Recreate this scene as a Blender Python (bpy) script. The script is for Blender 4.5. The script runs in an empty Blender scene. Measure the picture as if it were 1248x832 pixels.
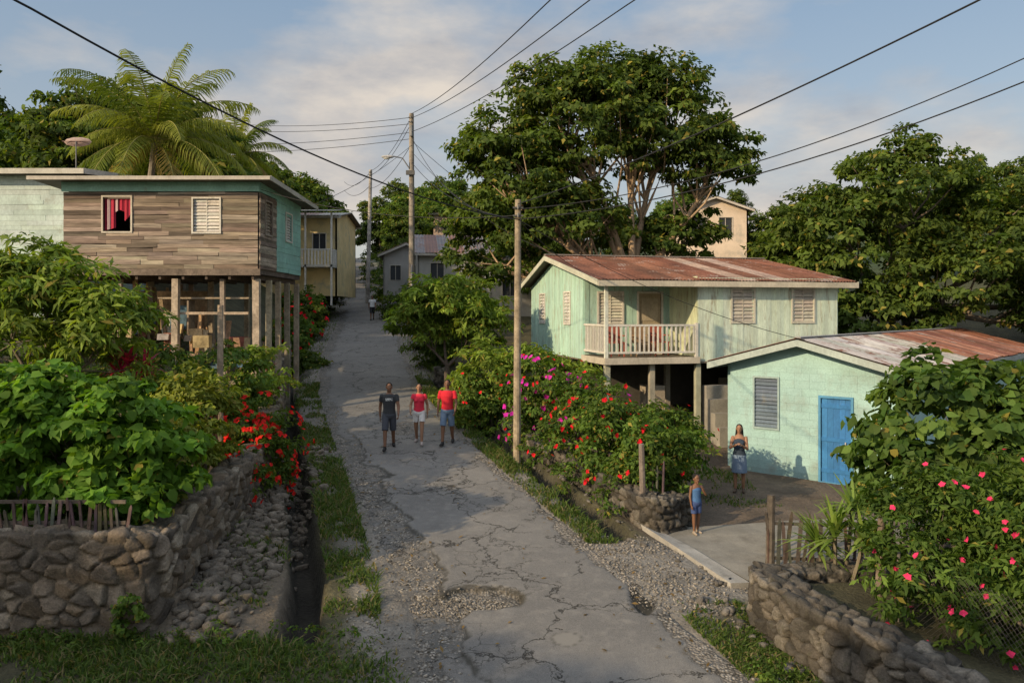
import bpy, math, random
import numpy as np
from mathutils import Vector, Matrix
R=random.Random(7); NR=np.random.RandomState(7)
sc=bpy.context.scene
sc.view_settings.view_transform='Standard'; sc.view_settings.look='None'; sc.view_settings.exposure=0
COL=sc.collection
# ------------------------------------------------------------------ materials
def newmat(name):
    m=bpy.data.materials.new(name); m.use_nodes=True; nt=m.node_tree; nt.nodes.clear()
    out=nt.nodes.new('ShaderNodeOutputMaterial'); b=nt.nodes.new('ShaderNodeBsdfPrincipled')
    nt.links.new(b.outputs[0],out.inputs[0]); return m,nt,b,out
def N(nt,t,**k):
    n=nt.nodes.new(t)
    for a,v in k.items():
        if hasattr(n,a): setattr(n,a,v)
        else: n.inputs[a.replace('_',' ')].default_value=v
    return n
def mixc(nt,fac,a,b,mode='MIX'):
    n=nt.nodes.new('ShaderNodeMix'); n.data_type='RGBA'; n.blend_type=mode
    for s,v in ((0,fac),(6,a),(7,b)):
        if isinstance(v,(int,float,tuple)): n.inputs[s].default_value=v if not isinstance(v,tuple) else (*v,1)[:4]
        else: nt.links.new(v,n.inputs[s])
    return n.outputs[2]
def ramp(nt,src,lo,hi,a=(0,0,0),b=(1,1,1)):
    n=nt.nodes.new('ShaderNodeValToRGB'); e=n.color_ramp.elements
    e[0].position=lo; e[0].color=(*a,1); e[1].position=hi; e[1].color=(*b,1)
    nt.links.new(src,n.inputs[0]); return n.outputs[0]
def noise(nt,scale,detail=5,rough=.6,vec=None,stretch=None):
    n=N(nt,'ShaderNodeTexNoise'); n.inputs['Scale'].default_value=scale; n.inputs['Detail'].default_value=detail; n.inputs['Roughness'].default_value=rough
    if vec is None: vec=nt.nodes.new('ShaderNodeTexCoord').outputs['Object']
    if stretch:
        mp=nt.nodes.new('ShaderNodeMapping'); mp.inputs['Scale'].default_value=stretch; nt.links.new(vec,mp.inputs[0]); vec=mp.outputs[0]
    nt.links.new(vec,n.inputs['Vector']); return n.outputs['Fac']
def bump(nt,b,h,strength,dist=.02):
    n=nt.nodes.new('ShaderNodeBump'); n.inputs['Strength'].default_value=strength; n.inputs['Distance'].default_value=dist
    nt.links.new(h,n.inputs['Height']); nt.links.new(n.outputs[0],b.inputs['Normal'])
def vmat(name,rough=.8,s1=3,amt=.5,s2=30,bmp=.3,stretch=None,dirt=None,dlo=.5,dhi=.7,metal=0,spec=.3,bd=.01):
    m,nt,b,o=newmat(name)
    at=nt.nodes.new('ShaderNodeAttribute'); at.attribute_name='Col'
    n1=noise(nt,s1,6,.65,stretch=stretch); n2=noise(nt,s2,4,.6,stretch=stretch)
    c=mixc(nt,1.0,at.outputs['Color'],ramp(nt,n1,.3,.7,(1-amt,)*3,(1+amt*.35,)*3),'MULTIPLY')
    c=mixc(nt,1.0,c,ramp(nt,n2,.3,.7,(1-amt*.6,)*3,(1+amt*.3,)*3),'MULTIPLY')
    if dirt:
        n3=noise(nt,s1*1.7,8,.7,stretch=stretch); c=mixc(nt,ramp(nt,n3,dlo,dhi),c,dirt)
    nt.links.new(c,b.inputs['Base Color']); b.inputs['Roughness'].default_value=rough
    b.inputs['Metallic'].default_value=metal; b.inputs['Specular IOR Level'].default_value=spec
    bump(nt,b,n2,bmp,bd); return m
def leafmat(name,tr=.3,spec=.25,rough=.5):
    m,nt,b,o=newmat(name)
    at=nt.nodes.new('ShaderNodeAttribute'); at.attribute_name='Col'
    nt.links.new(at.outputs['Color'],b.inputs['Base Color']); b.inputs['Roughness'].default_value=rough; b.inputs['Specular IOR Level'].default_value=spec
    t=nt.nodes.new('ShaderNodeBsdfTranslucent'); nt.links.new(mixc(nt,1.0,at.outputs['Color'],(1.7,1.7,.55),'MULTIPLY'),t.inputs[0])
    mx=nt.nodes.new('ShaderNodeMixShader'); mx.inputs[0].default_value=tr
    nt.links.new(b.outputs[0],mx.inputs[1]); nt.links.new(t.outputs[0],mx.inputs[2]); nt.links.new(mx.outputs[0],o.inputs[0]); return m
M_LEAF=leafmat('leaf',.35,.14,.6); M_FLOWER=leafmat('petal',.25,.1,.7)
M_BARK=vmat('bark',.9,2,.5,20,.6,(1,1,.3))
M_STONE=vmat('stone',.92,5,.55,38,.9,dirt=(.06,.06,.035),dlo=.57,dhi=.76,bd=.02)
M_WOOD=vmat('weathered_wood',.85,2.2,.55,14,.5,(1,1,1))
M_WOODH=vmat('weathered_plank',.9,1.8,.6,10,.6,(.3,1,4.5),dirt=(.09,.07,.055),dlo=.55,dhi=.75)
M_PAINT=vmat('old_paint',.65,1.3,.28,18,.2,(1,1,.6),dirt=(.22,.2,.15),dlo=.58,dhi=.76)
M_PAINTV=vmat('peeling_paint',.7,2.2,.28,22,.25,(2.2,2.2,.35),dirt=(.27,.22,.14),dlo=.55,dhi=.69)
M_PLASTER=vmat('plaster',.85,.8,.25,25,.25,dirt=(.22,.25,.22),dlo=.52,dhi=.8)
M_CONC=vmat('concrete',.9,1.4,.35,40,.3,dirt=(.13,.12,.1),dlo=.54,dhi=.75)
M_METAL=vmat('galvanised_sheet',.5,1.1,.35,9,.15,(1,1,1),dirt=(.13,.055,.03),dlo=.5,dhi=.62,spec=.5)
M_RUST=vmat('rusty_sheet',.75,.9,.5,7,.2,(1,1,1),dirt=(.3,.27,.25),dlo=.57,dhi=.7)
M_DARK=vmat('dark_interior',.9,2,.3,10,.1)
M_CLOTH=vmat('cloth',.9,8,.12,60,.2)
M_SKIN=vmat('skin',.5,8,.08,60,.05)
M_GROUND=vmat('soil',.95,1.1,.5,16,.9,bd=.06)
M_PEB=vmat('pebble',.9,5,.3,30,.3)
M_WIRE=vmat('wire_rubber',.6,2,.1,10,0)
# ------------------------------------------------------------------ mesh helpers
def link(ob,parent=None):
    COL.objects.link(ob)
    if parent: ob.parent=parent
    return ob
def empty(name,loc=(0,0,0),rz=0):
    e=bpy.data.objects.new(name,None); e.location=loc; e.rotation_euler=(0,0,rz); e.empty_display_size=.3; COL.objects.link(e); return e
def mesh_np(name,V,F,mats,mi=None,col=None,smooth=False,parent=None,ob=True):
    V=np.asarray(V,np.float32); F=np.asarray(F,np.int32); k=F.shape[1]
    me=bpy.data.meshes.new(name); me.vertices.add(len(V)); me.vertices.foreach_set('co',V.ravel())
    me.loops.add(F.size); me.loops.foreach_set('vertex_index',F.ravel())
    me.polygons.add(len(F)); me.polygons.foreach_set('loop_start',np.arange(0,F.size,k,dtype=np.int32))
    for m in mats: me.materials.append(m)
    if mi is not None: me.polygons.foreach_set('material_index',np.asarray(mi,np.int32))
    me.update(calc_edges=True); me.validate()
    if smooth: me.polygons.foreach_set('use_smooth',np.ones(len(me.polygons),bool))
    if col is not None:
        a=me.attributes.new('Col','FLOAT_COLOR','POINT'); c=np.ones((len(V),4),np.float32); c[:,:3]=col; a.data.foreach_set('color',c.ravel())
    if not ob: return me
    return link(bpy.data.objects.new(name,me),parent)
def nrm(a): return a/np.maximum(np.linalg.norm(a,axis=-1,keepdims=True),1e-9)
class B:
    def __init__(s): s.V=[];s.F=[];s.C=[];s.M=[]
    def add(s,vs,fs,col,m=0):
        o=len(s.V); s.V+= [tuple(v) for v in vs]; s.C+=[col]*len(vs)
        for f in fs: s.F.append([i+o for i in f]); s.M.append(m)
    def obox(s,O,a,b,c,col,m=0):
        O,a,b,c=map(Vector,(O,a,b,c))
        vs=[O,O+a,O+a+b,O+b,O+c,O+a+c,O+a+b+c,O+b+c]
        s.add(vs,[(0,3,2,1),(4,5,6,7),(0,1,5,4),(1,2,6,5),(2,3,7,6),(3,0,4,7)],col,m)
    def box(s,x0,x1,y0,y1,z0,z1,col,m=0): s.obox((x0,y0,z0),(x1-x0,0,0),(0,y1-y0,0),(0,0,z1-z0),col,m)
    def loft(s,rings,col,m=0,cap=True):
        n=len(rings[0]); vs=[p for r in rings for p in r]; fs=[]
        for i in range(len(rings)-1):
            for j in range(n):
                k=(j+1)%n; fs.append((i*n+j,i*n+k,(i+1)*n+k,(i+1)*n+j))
        if cap: fs.append(tuple(range(n))[::-1]); fs.append(tuple((len(rings)-1)*n+j for j in range(n)))
        s.add(vs,fs,col,m)
    def tube(s,pts,rad,n=7,col=(.2,.2,.2),m=0,cap=False):
        pts=[Vector(p) for p in pts]; rings=[]
        for i,p in enumerate(pts):
            d=(pts[min(i+1,len(pts)-1)]-pts[max(i-1,0)]).normalized()
            a=d.cross(Vector((0,0,1)) if abs(d.z)<.9 else Vector((1,0,0))).normalized(); b=d.cross(a)
            r=rad[i] if hasattr(rad,'__len__') else rad
            rings.append([p+(a*math.cos(2*math.pi*j/n)+b*math.sin(2*math.pi*j/n))*r for j in range(n)])
        s.loft(rings,col,m,cap)
    def tap(s,p0,p1,r0,r1,n=12,round_=True,col=(.5,.5,.5)):
        p0=Vector(p0);p1=Vector(p1); d=(p1-p0).normalized(); L=[]
        if round_:
            for a in (80,50,20): L.append((p0-d*r0*math.sin(math.radians(a)),r0*math.cos(math.radians(a))))
        L+=[(p0,r0),(p0.lerp(p1,.5),(r0+r1)/2),(p1,r1)]
        if round_:
            for a in (20,50,80): L.append((p1+d*r1*math.sin(math.radians(a)),r1*math.cos(math.radians(a))))
        s.tube([l[0] for l in L],[l[1] for l in L],n,col,0,True)
    def ell(s,c,rx,ry,rz,col=(.5,.5,.5),n=14,m=0):
        rings=[]
        for i in range(1,n):
            t=math.pi*i/n; rings.append([(c[0]+rx*math.sin(t)*math.cos(2*math.pi*j/n),c[1]+ry*math.sin(t)*math.sin(2*math.pi*j/n),c[2]-rz*math.cos(t)) for j in range(n)])
        s.loft(rings,col,m)
    def obj(s,name,mats,parent=None,smooth=False):
        me=bpy.data.meshes.new(name); me.from_pydata([tuple(v) for v in s.V],[],s.F)
        for m in (mats if isinstance(mats,(list,tuple)) else [mats]): me.materials.append(m)
        me.polygons.foreach_set('material_index',s.M)
        a=me.attributes.new('Col','FLOAT_COLOR','POINT'); c=np.ones((len(s.V),4),np.float32); c[:,:3]=s.C; a.data.foreach_set('color',c.ravel())
        if smooth: me.polygons.foreach_set('use_smooth',[True]*len(s.F))
        me.update(); return link(bpy.data.objects.new(name,me),parent)
def jit(c,a=.12):
    k=1+R.uniform(-a,a); return tuple(max(0,v*k*(1+R.uniform(-a,a)*.25)) for v in c)
# ------------------------------------------------------------------ terrain
CY=[-60,-30,0,5,10,13.2,17.35,21,27.9,38,51,63,76,90,120,400]
CX=[12,7,3.2,2.0,.9,.1,-1.4,-2.7,-4.85,-6.95,-9.0,-11.6,-14.7,-18,-25,-80]
ZY=[-200,-60,51,63,76,90,105,140,250,3000]
ZZ=[-18,-11.67,-.57,1.0,3.1,5.4,7,9.5,11,4]
def cxf(y): return np.interp(y,CY,CX)
def zrf(y): return np.interp(y,ZY,ZZ)
def sm(x,a,b):
    t=np.clip((x-a)/(b-a),0,1); return t*t*(3-2*t)
_ph=NR.rand(12,3)*6.28
def wob(x,y,f=1.0):
    z=0
    for i in range(5):
        a=_ph[i,0]; k=f*(1.7**i); z=z+np.sin(x*k*math.cos(a)+y*k*math.sin(a)+_ph[i,1]*3+1.3*np.sin(y*k*.6+_ph[i,2]))/(1.5**i)
    return z/2.6
def wallx(y): return np.interp(y,[-10,5,8,11.6],[9,5.5,4.6,3.5])
def H(x,y):
    x=np.asarray(x,float); y=np.asarray(y,float)
    u=x-cxf(y); zr=zrf(y); z=zr*1.0
    yard=np.interp(y,[-60,8,12,15,22,26,30,36,50,76,120,3000],[-11.5,-5.0,-4.5,-4.3,-4.35,-3.8,-3.2,-1.8,1.0,5,9,4])
    w=sm(u,2.9,3.6+np.clip((y-26)*.3,0,4)); z=z*(1-w)+yard*w
    z=z+np.clip(u-14,0,60)*.06*sm(y,28,50)
    mk=sm(x-wallx(y),.12,.3)*(1-sm(y,11.7,12.5)); z=z*(1-mk)+(-4.0)*mk
    ue=np.interp(y,[11.3,18,30,60],[-5.7,-4.15,-3.7,-3.2]); dist=ue-u
    inner=np.interp(y,[5,11.3,24,34,50,76,120,3000],[-3.5,-3.4,-.8,.3,2.0,5,10,4])+.08*np.clip(dist-6,0,70)
    edge=zr+np.interp(y,[11,18,40],[1.05,.8,.4]); lt=edge+(inner-edge)*sm(dist,.2,4.5)
    mk=sm(dist,.02,.3+np.clip((y-30)*.1,0,2))*sm(y,11.38,11.6); z=z*(1-mk)+lt*mk
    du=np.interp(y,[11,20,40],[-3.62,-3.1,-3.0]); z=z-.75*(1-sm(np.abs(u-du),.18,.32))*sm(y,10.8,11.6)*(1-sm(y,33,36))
    z=z+.22*sm(-u,3.9,5.2)*(1-sm(dist,-.1,.02))*sm(y,11.2,12)*(1-sm(y,20,24))
    z=z-.5*(1-sm(np.abs(u-2.55),.13,.28))*sm(y,14.6,15.2)*(1-sm(y,30,33))
    z=z+.03*wob(x,y,2.0)*sm(np.abs(u),2.3,3.2)
    z=z+1.5*wob(x,y,.08)*sm(np.abs(u),12,40)
    return z
def h(x,y): return float(H(x,y))
def axis(parts):
    out=[]
    for a,b,s in parts: out+=list(np.arange(a,b,s))
    return np.array(out+[parts[-1][1]])
gx=axis([(-1500,-300,100),(-300,-60,20),(-60,-20,2),(-20,-8,.5),(-8,7,.09),(7,12,.4),(12,40,1.5),(40,100,8),(100,300,25),(300,1500,100)])
gy=axis([(-300,-60,30),(-60,0,4),(0,7,.6),(7,26,.11),(26,40,.3),(40,90,1.2),(90,200,6),(200,1800,80)])
X,Y=np.meshgrid(gx,gy); U=X-cxf(Y)
RL,RR=2.1,1.8
def wid(y): return 1+.2*(1-sm(y,10,14.5))
Z=H(X,Y)-.07*sm(U,-RL+.0,-RL+.25)*(1-sm(U,RR*wid(Y)-.25,RR*wid(Y)))
nxx,nyy=len(gx),len(gy)
idx=np.arange(nxx*nyy).reshape(nyy,nxx)
F=np.stack([idx[:-1,:-1],idx[:-1,1:],idx[1:,1:],idx[1:,:-1]],-1).reshape(-1,4)
C=np.zeros((nyy,nxx,3)); C[:]=(.085,.078,.042)
def lay(mask,c):
    global C
    C=C*(1-mask[...,None])+np.array(c)*mask[...,None]
wb=wob(X,Y,1.5)*.35
lay(sm(Y,40,60),(.05,.075,.027))
lay(1-sm(np.abs(U+.15)+wb*.6,2.5,2.9),(.22,.2,.17))
lay(sm(-U+wb,3.6,3.9)*(1-sm(-U,5.4,5.9))*sm(Y,10.8,11.4)*(1-sm(Y,20,24)),(.18,.145,.105))
lay(sm(U+wb*.6,2.9,3.3)*sm(Y,11.9,12.8)*(1-sm(Y,24,28))*(1-sm(U,14,18)),(.15,.115,.085))
lay(sm(U,1.2,1.6)*(1-sm(U+wb,3.6,4.2))*sm(Y+wb,11.7,12.3)*(1-sm(Y+wb,14.5,15)),(.22,.205,.18))
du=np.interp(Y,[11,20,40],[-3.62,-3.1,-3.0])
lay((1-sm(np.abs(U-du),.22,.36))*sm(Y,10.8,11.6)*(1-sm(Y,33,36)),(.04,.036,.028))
lay((1-sm(np.abs(U-2.55),.18,.3))*sm(Y,14.6,15.2)*(1-sm(Y,30,33)),(.04,.036,.028))
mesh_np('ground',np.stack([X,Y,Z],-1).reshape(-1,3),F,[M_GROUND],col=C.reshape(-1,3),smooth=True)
# ------------------------------------------------------------------ road
ry=axis([(-40,6,.8),(6,26,.05),(26,60,.3),(60,118,1)])
ruu=np.linspace(-RL,RR,84)
UU,YY=np.meshgrid(ruu,ry)
e=.16*wob(YY,YY*.3+3,2.2)+.06*wob(YY,YY,9)
side=np.where(UU<0,-1,1); Ue=UU+ (np.abs(UU)/2)**3*e*side; Ue=np.where(UU>0,Ue*wid(YY),Ue)
XX=Ue+cxf(YY); ZZm=zrf(YY)+.012+.02*np.clip(1-(UU/2)**2,0,1)
ed=sm(np.abs(np.where(UU<0,UU/RL,UU/RR)),.955,1.0); ZZm-=ed*.07
def blob(cx_,cy_,a,b_,f=3.0): return np.sqrt(((XX-cx_)/a)**2+((YY-cy_)/b_)**2)+.3*wob(XX+cx_,YY,f)
bl1=np.minimum(blob(-.5,12.3,.66,.38),blob(-1.15,12.05,.55,.5))
pot=1-sm(bl1,.88,.98)
pot2=1-sm(blob(2.0,12.3,.16,.55),.8,1.1)
edge_=-1.25+.32*wob(XX,YY,1.6)+.08*wob(XX,YY,9)
gl=(1-sm(UU-edge_,-.03,.03))*sm(YY,9.5,11)*(1-sm(YY,20,25))
crk=(1-sm(np.abs(UU-edge_-.03),.015,.06))*sm(YY,9,10.5)*(1-sm(YY,21,24))*(1-pot)
potrim=np.clip((1-sm(np.abs(bl1-.95),.03,.12)),0,1)
gl=np.maximum(gl,(1-sm(UU-(-1.6+.25*wob(XX,YY,1.6)),-.05,.06)))
gr=sm(UU-(1.5+.25*wob(XX+9,YY,1.8)),-.05,.08)
pt3=1-sm(blob(-3.2,22.8,.5,.9,1.6),.8,1.1)
ZZm-=.085*pot*(1+.25*wob(XX,YY,14))+.05*pot2+.025*gl+.015*gr+.012*wob(XX,YY,11)*gl*.8+.015*crk
patch=1-sm(blob(.75,11.05,.22,.2,1.0),.9,1.0); prim=1-sm(np.abs(blob(.75,11.05,.22,.2,1.0)-1.0),.03,.12)
CC=np.stack([np.clip(np.maximum(np.maximum(pot,gl*.5),np.maximum(gr*.6,pt3*.55)),0,1),patch,np.clip(np.maximum(pot2,crk*.85+potrim*.8*(UU>-1.5)+.25*pot+.5*prim),0,1)],-1)
n1,n2=len(ruu),len(ry); idx=np.arange(n1*n2).reshape(n2,n1)
F=np.stack([idx[:-1,:-1],idx[:-1,1:],idx[1:,1:],idx[1:,:-1]],-1).reshape(-1,4)
M_ROAD,nt,b,o=newmat('old_asphalt')
at=nt.nodes.new('ShaderNodeAttribute'); at.attribute_name='Col'
sep=nt.nodes.new('ShaderNodeSeparateColor'); nt.links.new(at.outputs['Color'],sep.inputs[0])
tc=nt.nodes.new('ShaderNodeTexCoord').outputs['Object']
nb=noise(nt,.55,6,.6); nf=noise(nt,90,3,.7); nm=noise(nt,5,7,.7)
asp=mixc(nt,1.0,ramp(nt,nb,.3,.7,(.14,.134,.125),(.205,.195,.178)),ramp(nt,nf,.3,.7,(.55,.55,.55),(1.35,1.35,1.35)),'MULTIPLY')
asp=mixc(nt,ramp(nt,nm,.5,.8),asp,(.24,.225,.2))
vo=N(nt,'ShaderNodeTexVoronoi'); vo.inputs['Scale'].default_value=24; nt.links.new(tc,vo.inputs['Vector'])
sc_=nt.nodes.new('ShaderNodeSeparateColor'); nt.links.new(vo.outputs['Color'],sc_.inputs[0])
grv=mixc(nt,1.0,ramp(nt,sc_.outputs[0],0,1,(.12,.108,.09),(.4,.37,.32)),ramp(nt,vo.outputs['Distance'],.2,.75,(1.1,1.1,1.1),(.3,.28,.25)),'MULTIPLY')
grv=mixc(nt,ramp(nt,noise(nt,2.5,5,.6),.45,.65),grv,(.18,.16,.135))
ma=nt.nodes.new('ShaderNodeMath'); ma.operation='ADD'; nt.links.new(sep.outputs[0],ma.inputs[0])
mb=nt.nodes.new('ShaderNodeMath'); mb.operation='MULTIPLY_ADD'; nt.links.new(noise(nt,4.5,8,.75),mb.inputs[0]); mb.inputs[1].default_value=1.6; mb.inputs[2].default_value=-.8
nt.links.new(mb.outputs[0],ma.inputs[1]); gm=ramp(nt,ma.outputs[0],.46,.54)
c=mixc(nt,gm,asp,grv)
rim=ramp(nt,ma.outputs[0],.34,.45); rim2=ramp(nt,ma.outputs[0],.45,.49,(1,1,1),(0,0,0)); rm=mixc(nt,1.0,rim,rim2,'MULTIPLY')
c=mixc(nt,mixc(nt,1.0,rm,(.65,.65,.65),'MULTIPLY'),c,(.045,.042,.036))
def cracks(scale,w,dist,mlo,mhi):
    mp=nt.nodes.new('ShaderNodeVectorMath'); mp.operation='ADD'
    nn=N(nt,'ShaderNodeTexNoise'); nn.inputs['Scale'].default_value=1.6; nn.inputs['Detail'].default_value=8; nn.inputs['Roughness'].default_value=.65; nt.links.new(tc,nn.inputs['Vector'])
    sc2=nt.nodes.new('ShaderNodeVectorMath'); sc2.operation='SCALE'; sc2.inputs['Scale'].default_value=dist; nt.links.new(nn.outputs['Color'],sc2.inputs[0])
    nt.links.new(tc,mp.inputs[0]); nt.links.new(sc2.outputs[0],mp.inputs[1])
    v=N(nt,'ShaderNodeTexVoronoi'); v.feature='DISTANCE_TO_EDGE'; v.inputs['Scale'].default_value=scale; nt.links.new(mp.outputs[0],v.inputs['Vector'])
    k=ramp(nt,v.outputs['Distance'],w*.35,w,(1,1,1),(0,0,0))
    return mixc(nt,1.0,k,ramp(nt,noise(nt,.6,3,.5),mlo,mhi),'MULTIPLY')
k1=cracks(.45,.01,1.5,.36,.45); k2=cracks(1.7,.024,.9,.5,.57)
c=mixc(nt,mixc(nt,1.0,k1,(.95,.95,.95),'MULTIPLY'),c,(.03,.028,.024)); c=mixc(nt,mixc(nt,1.0,k2,(.8,.8,.8),'MULTIPLY'),c,(.04,.037,.032))
c=mixc(nt,sep.outputs[1],c,(.2,.19,.17)); c=mixc(nt,sep.outputs[2],c,(.038,.035,.027))
nt.links.new(c,b.inputs['Base Color']); b.inputs['Roughness'].default_value=.88; b.inputs['Specular IOR Level'].default_value=.25
hb=mixc(nt,gm,mixc(nt,.5,nf,nm),ramp(nt,vo.outputs['Distance'],.1,.8,(1,1,1),(0,0,0))); hb=mixc(nt,k1,hb,(0,0,0))
bump(nt,b,hb,.8,.025)
mesh_np('road',np.stack([XX,YY,ZZm],-1).reshape(-1,3),F,[M_ROAD],col=CC.reshape(-1,3),smooth=True)
def slab(name,quad,nu,nv,lift,thick,col,mat):
    a,b_,c_,d=[np.array(q) for q in quad]; bb=B(); top=[]
    for j in range(nv+1):
        for i in range(nu+1):
            s=i/nu;t=j/nv; p=(a*(1-s)+b_*s)*(1-t)+(d*(1-s)+c_*s)*t; top.append((p[0],p[1],h(p[0],p[1])+lift))
    n=len(top); bot=[(x,y,z-thick) for x,y,z in top]
    fs=[(j*(nu+1)+i,j*(nu+1)+i+1,(j+1)*(nu+1)+i+1,(j+1)*(nu+1)+i) for j in range(nv) for i in range(nu)]
    rim=[i for i in range(nu+1)]+[j*(nu+1)+nu for j in range(1,nv+1)]+[nv*(nu+1)+i for i in range(nu-1,-1,-1)]+[j*(nu+1) for j in range(nv-1,0,-1)]
    fs+= [(rim[k],n+rim[k],n+rim[(k+1)%len(rim)],rim[(k+1)%len(rim)]) for k in range(len(rim))]
    bb.add(top+bot,fs,col); return bb.obj(name,mat)
slab('driveway',[(2.75,15.7),(3.85,13.0),(7.6,13.6),(7.6,16.6)],14,10,.05,.25,(.24,.225,.19),M_CONC)
slab('driveway_kerb',[(2.35,15.75),(3.5,12.75),(3.83,12.85),(2.7,15.85)],2,14,.085,.25,(.36,.34,.3),M_CONC)
# ------------------------------------------------------------------ stone walls
def stone_wall(name,path,ztop,thick=.42,st=(.27,.2),seed=1,res=.032,pal=((.26,.21,.155),(.2,.16,.12),(.32,.27,.205),(.15,.125,.098),(.23,.175,.12)),mortar=(.17,.14,.1),depth=.045,back=.5,dig=.25):
    rs=np.random.RandomState(seed); P=np.array(path,float); seg=np.linalg.norm(np.diff(P,axis=0),axis=1); cs=np.r_[0,np.cumsum(seg)]
    s=np.arange(0,cs[-1],res); px=np.interp(s,cs,P[:,0]); py=np.interp(s,cs,P[:,1])
    k=np.ones(9)/9; pxp=np.convolve(np.pad(px,4,'edge'),k,'valid'); pyp=np.convolve(np.pad(py,4,'edge'),k,'valid')
    tx=np.gradient(pxp);ty=np.gradient(pyp); l=np.hypot(tx,ty); nx_=ty/l; ny_=-tx/l
    zt=np.interp(s,cs,ztop)+.05*wob(s*2.3,s,1.0); zb=H(pxp+nx_*.15,pyp+ny_*.15)-dig
    hh=zt-zb; K1=int(hh.max()/res); K2=max(4,int(thick/res)); K3=int(back/res)
    rows=[(0,i/K1) for i in range(K1)]+[(1,i/K2) for i in range(K2)]+[(2,i/K3) for i in range(K3+1)]
    T=np.zeros((len(rows),len(s))); BX=np.zeros_like(T);BY=np.zeros_like(T);BZ=np.zeros_like(T);NX=np.zeros_like(T);NY=np.zeros_like(T);NZ=np.zeros_like(T)
    for r,(q,f) in enumerate(rows):
        if q==0: T[r]=hh*f; off=0; BZ[r]=zb+hh*f; a=1 ; nz=.8*sm(f,.88,1)
        elif q==1: T[r]=hh+thick*f; off=-thick*f; BZ[r]=zt; a=(1-f*2)*.5; nz=1.0
        else: T[r]=hh+thick+back*f; off=-thick; BZ[r]=zt-back*f; a=-1; nz=.6*(1-f)
        BX[r]=pxp+nx_*off;BY[r]=pyp+ny_*off; NX[r]=nx_*a;NY[r]=ny_*a;NZ[r]=nz
    S=np.broadcast_to(s,T.shape); pts=np.stack([S,T],-1).reshape(-1,2)
    sx,sy=st; A,Bq=np.meshgrid(np.arange(-.3,cs[-1]+.3,sx),np.arange(-.3,T.max()+.3,sy)); A=A+(np.arange(A.shape[0])%2)[:,None]*sx/2
    seeds=np.stack([A+rs.uniform(-.42,.42,A.shape)*sx,Bq+rs.uniform(-.42,.42,A.shape)*sy],-1).reshape(-1,2)
    seeds=seeds[rs.rand(len(seeds))>.12]
    F1=np.zeros(len(pts));F2=np.zeros(len(pts));ID=np.zeros(len(pts),int); asp=np.array([1,sx/sy*.95])
    pw=pts+np.stack([.02*wob(pts[:,0]*9,pts[:,1]*9,1.),.02*wob(pts[:,1]*9,pts[:,0]*9,1.)],-1)
    for c0 in range(0,len(pts),4000):
        d=np.linalg.norm((pw[c0:c0+4000,None]-seeds[None])*asp,axis=2); o=np.argpartition(d,1,axis=1)[:,:2]; dd=np.take_along_axis(d,o,1)
        w=np.argmin(dd,1); ID[c0:c0+4000]=o[np.arange(len(w)),w]; F1[c0:c0+4000]=dd.min(1);F2[c0:c0+4000]=dd.max(1)
    g=F2-F1; ro=rs.uniform(-.5,1,len(seeds)); tl=rs.uniform(-.35,.35,(len(seeds),2)); rel=pts-seeds[ID]
    D=(sm(g,.01,.05)*depth*(1+ro[ID]*.7)+(rel*tl[ID]).sum(1)*sm(g,.01,.05)+.009*wob(pts[:,0]*22,pts[:,1]*22,1.)).reshape(T.shape)
    V=np.stack([BX+NX*D,BY+NY*D,BZ+NZ*D],-1).reshape(-1,3)
    pc=np.array(pal)[rs.randint(0,len(pal),len(seeds))]*rs.uniform(.65,1.2,(len(seeds),1)); m=sm(g,.01,.035)[:,None]
    C_=pc[ID]*m+np.array(mortar)*(1-m)*.8
    ns=len(s); ix=np.arange(T.size).reshape(T.shape); F=np.stack([ix[:-1,:-1],ix[:-1,1:],ix[1:,1:],ix[1:,:-1]],-1).reshape(-1,4)
    return mesh_np(name,V,F,[M_STONE],col=C_,smooth=True)
stone_wall('stone_wall',[(-16,11.2),(-5.5,11.2),(-5.1,11.35),(-5.0,11.8),(-5.15,14),(-5.5,18),(-6.3,21.5),(-8.0,28),(-9.2,33)],[-3.1,-3.15,-3.2,-3.2,-3.1,-2.95,-2.6,-1.9,-1.4],seed=3)
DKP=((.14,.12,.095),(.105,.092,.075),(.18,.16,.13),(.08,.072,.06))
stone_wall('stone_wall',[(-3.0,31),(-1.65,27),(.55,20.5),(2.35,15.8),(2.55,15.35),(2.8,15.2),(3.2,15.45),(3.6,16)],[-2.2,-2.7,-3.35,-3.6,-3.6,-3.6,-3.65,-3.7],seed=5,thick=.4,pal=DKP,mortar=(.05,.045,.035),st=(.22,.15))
stone_wall('stone_wall',[(5.6,12.6),(4.4,12.3),(3.75,12.1),(3.5,11.7),(3.5,11.3),(4.6,8),(5.5,5),(7,0)],[-3.95,-3.9,-3.85,-3.8,-3.8,-3.85,-3.9,-4.0],seed=8,thick=.45,pal=DKP,mortar=(.045,.04,.032),st=(.24,.17))
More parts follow.
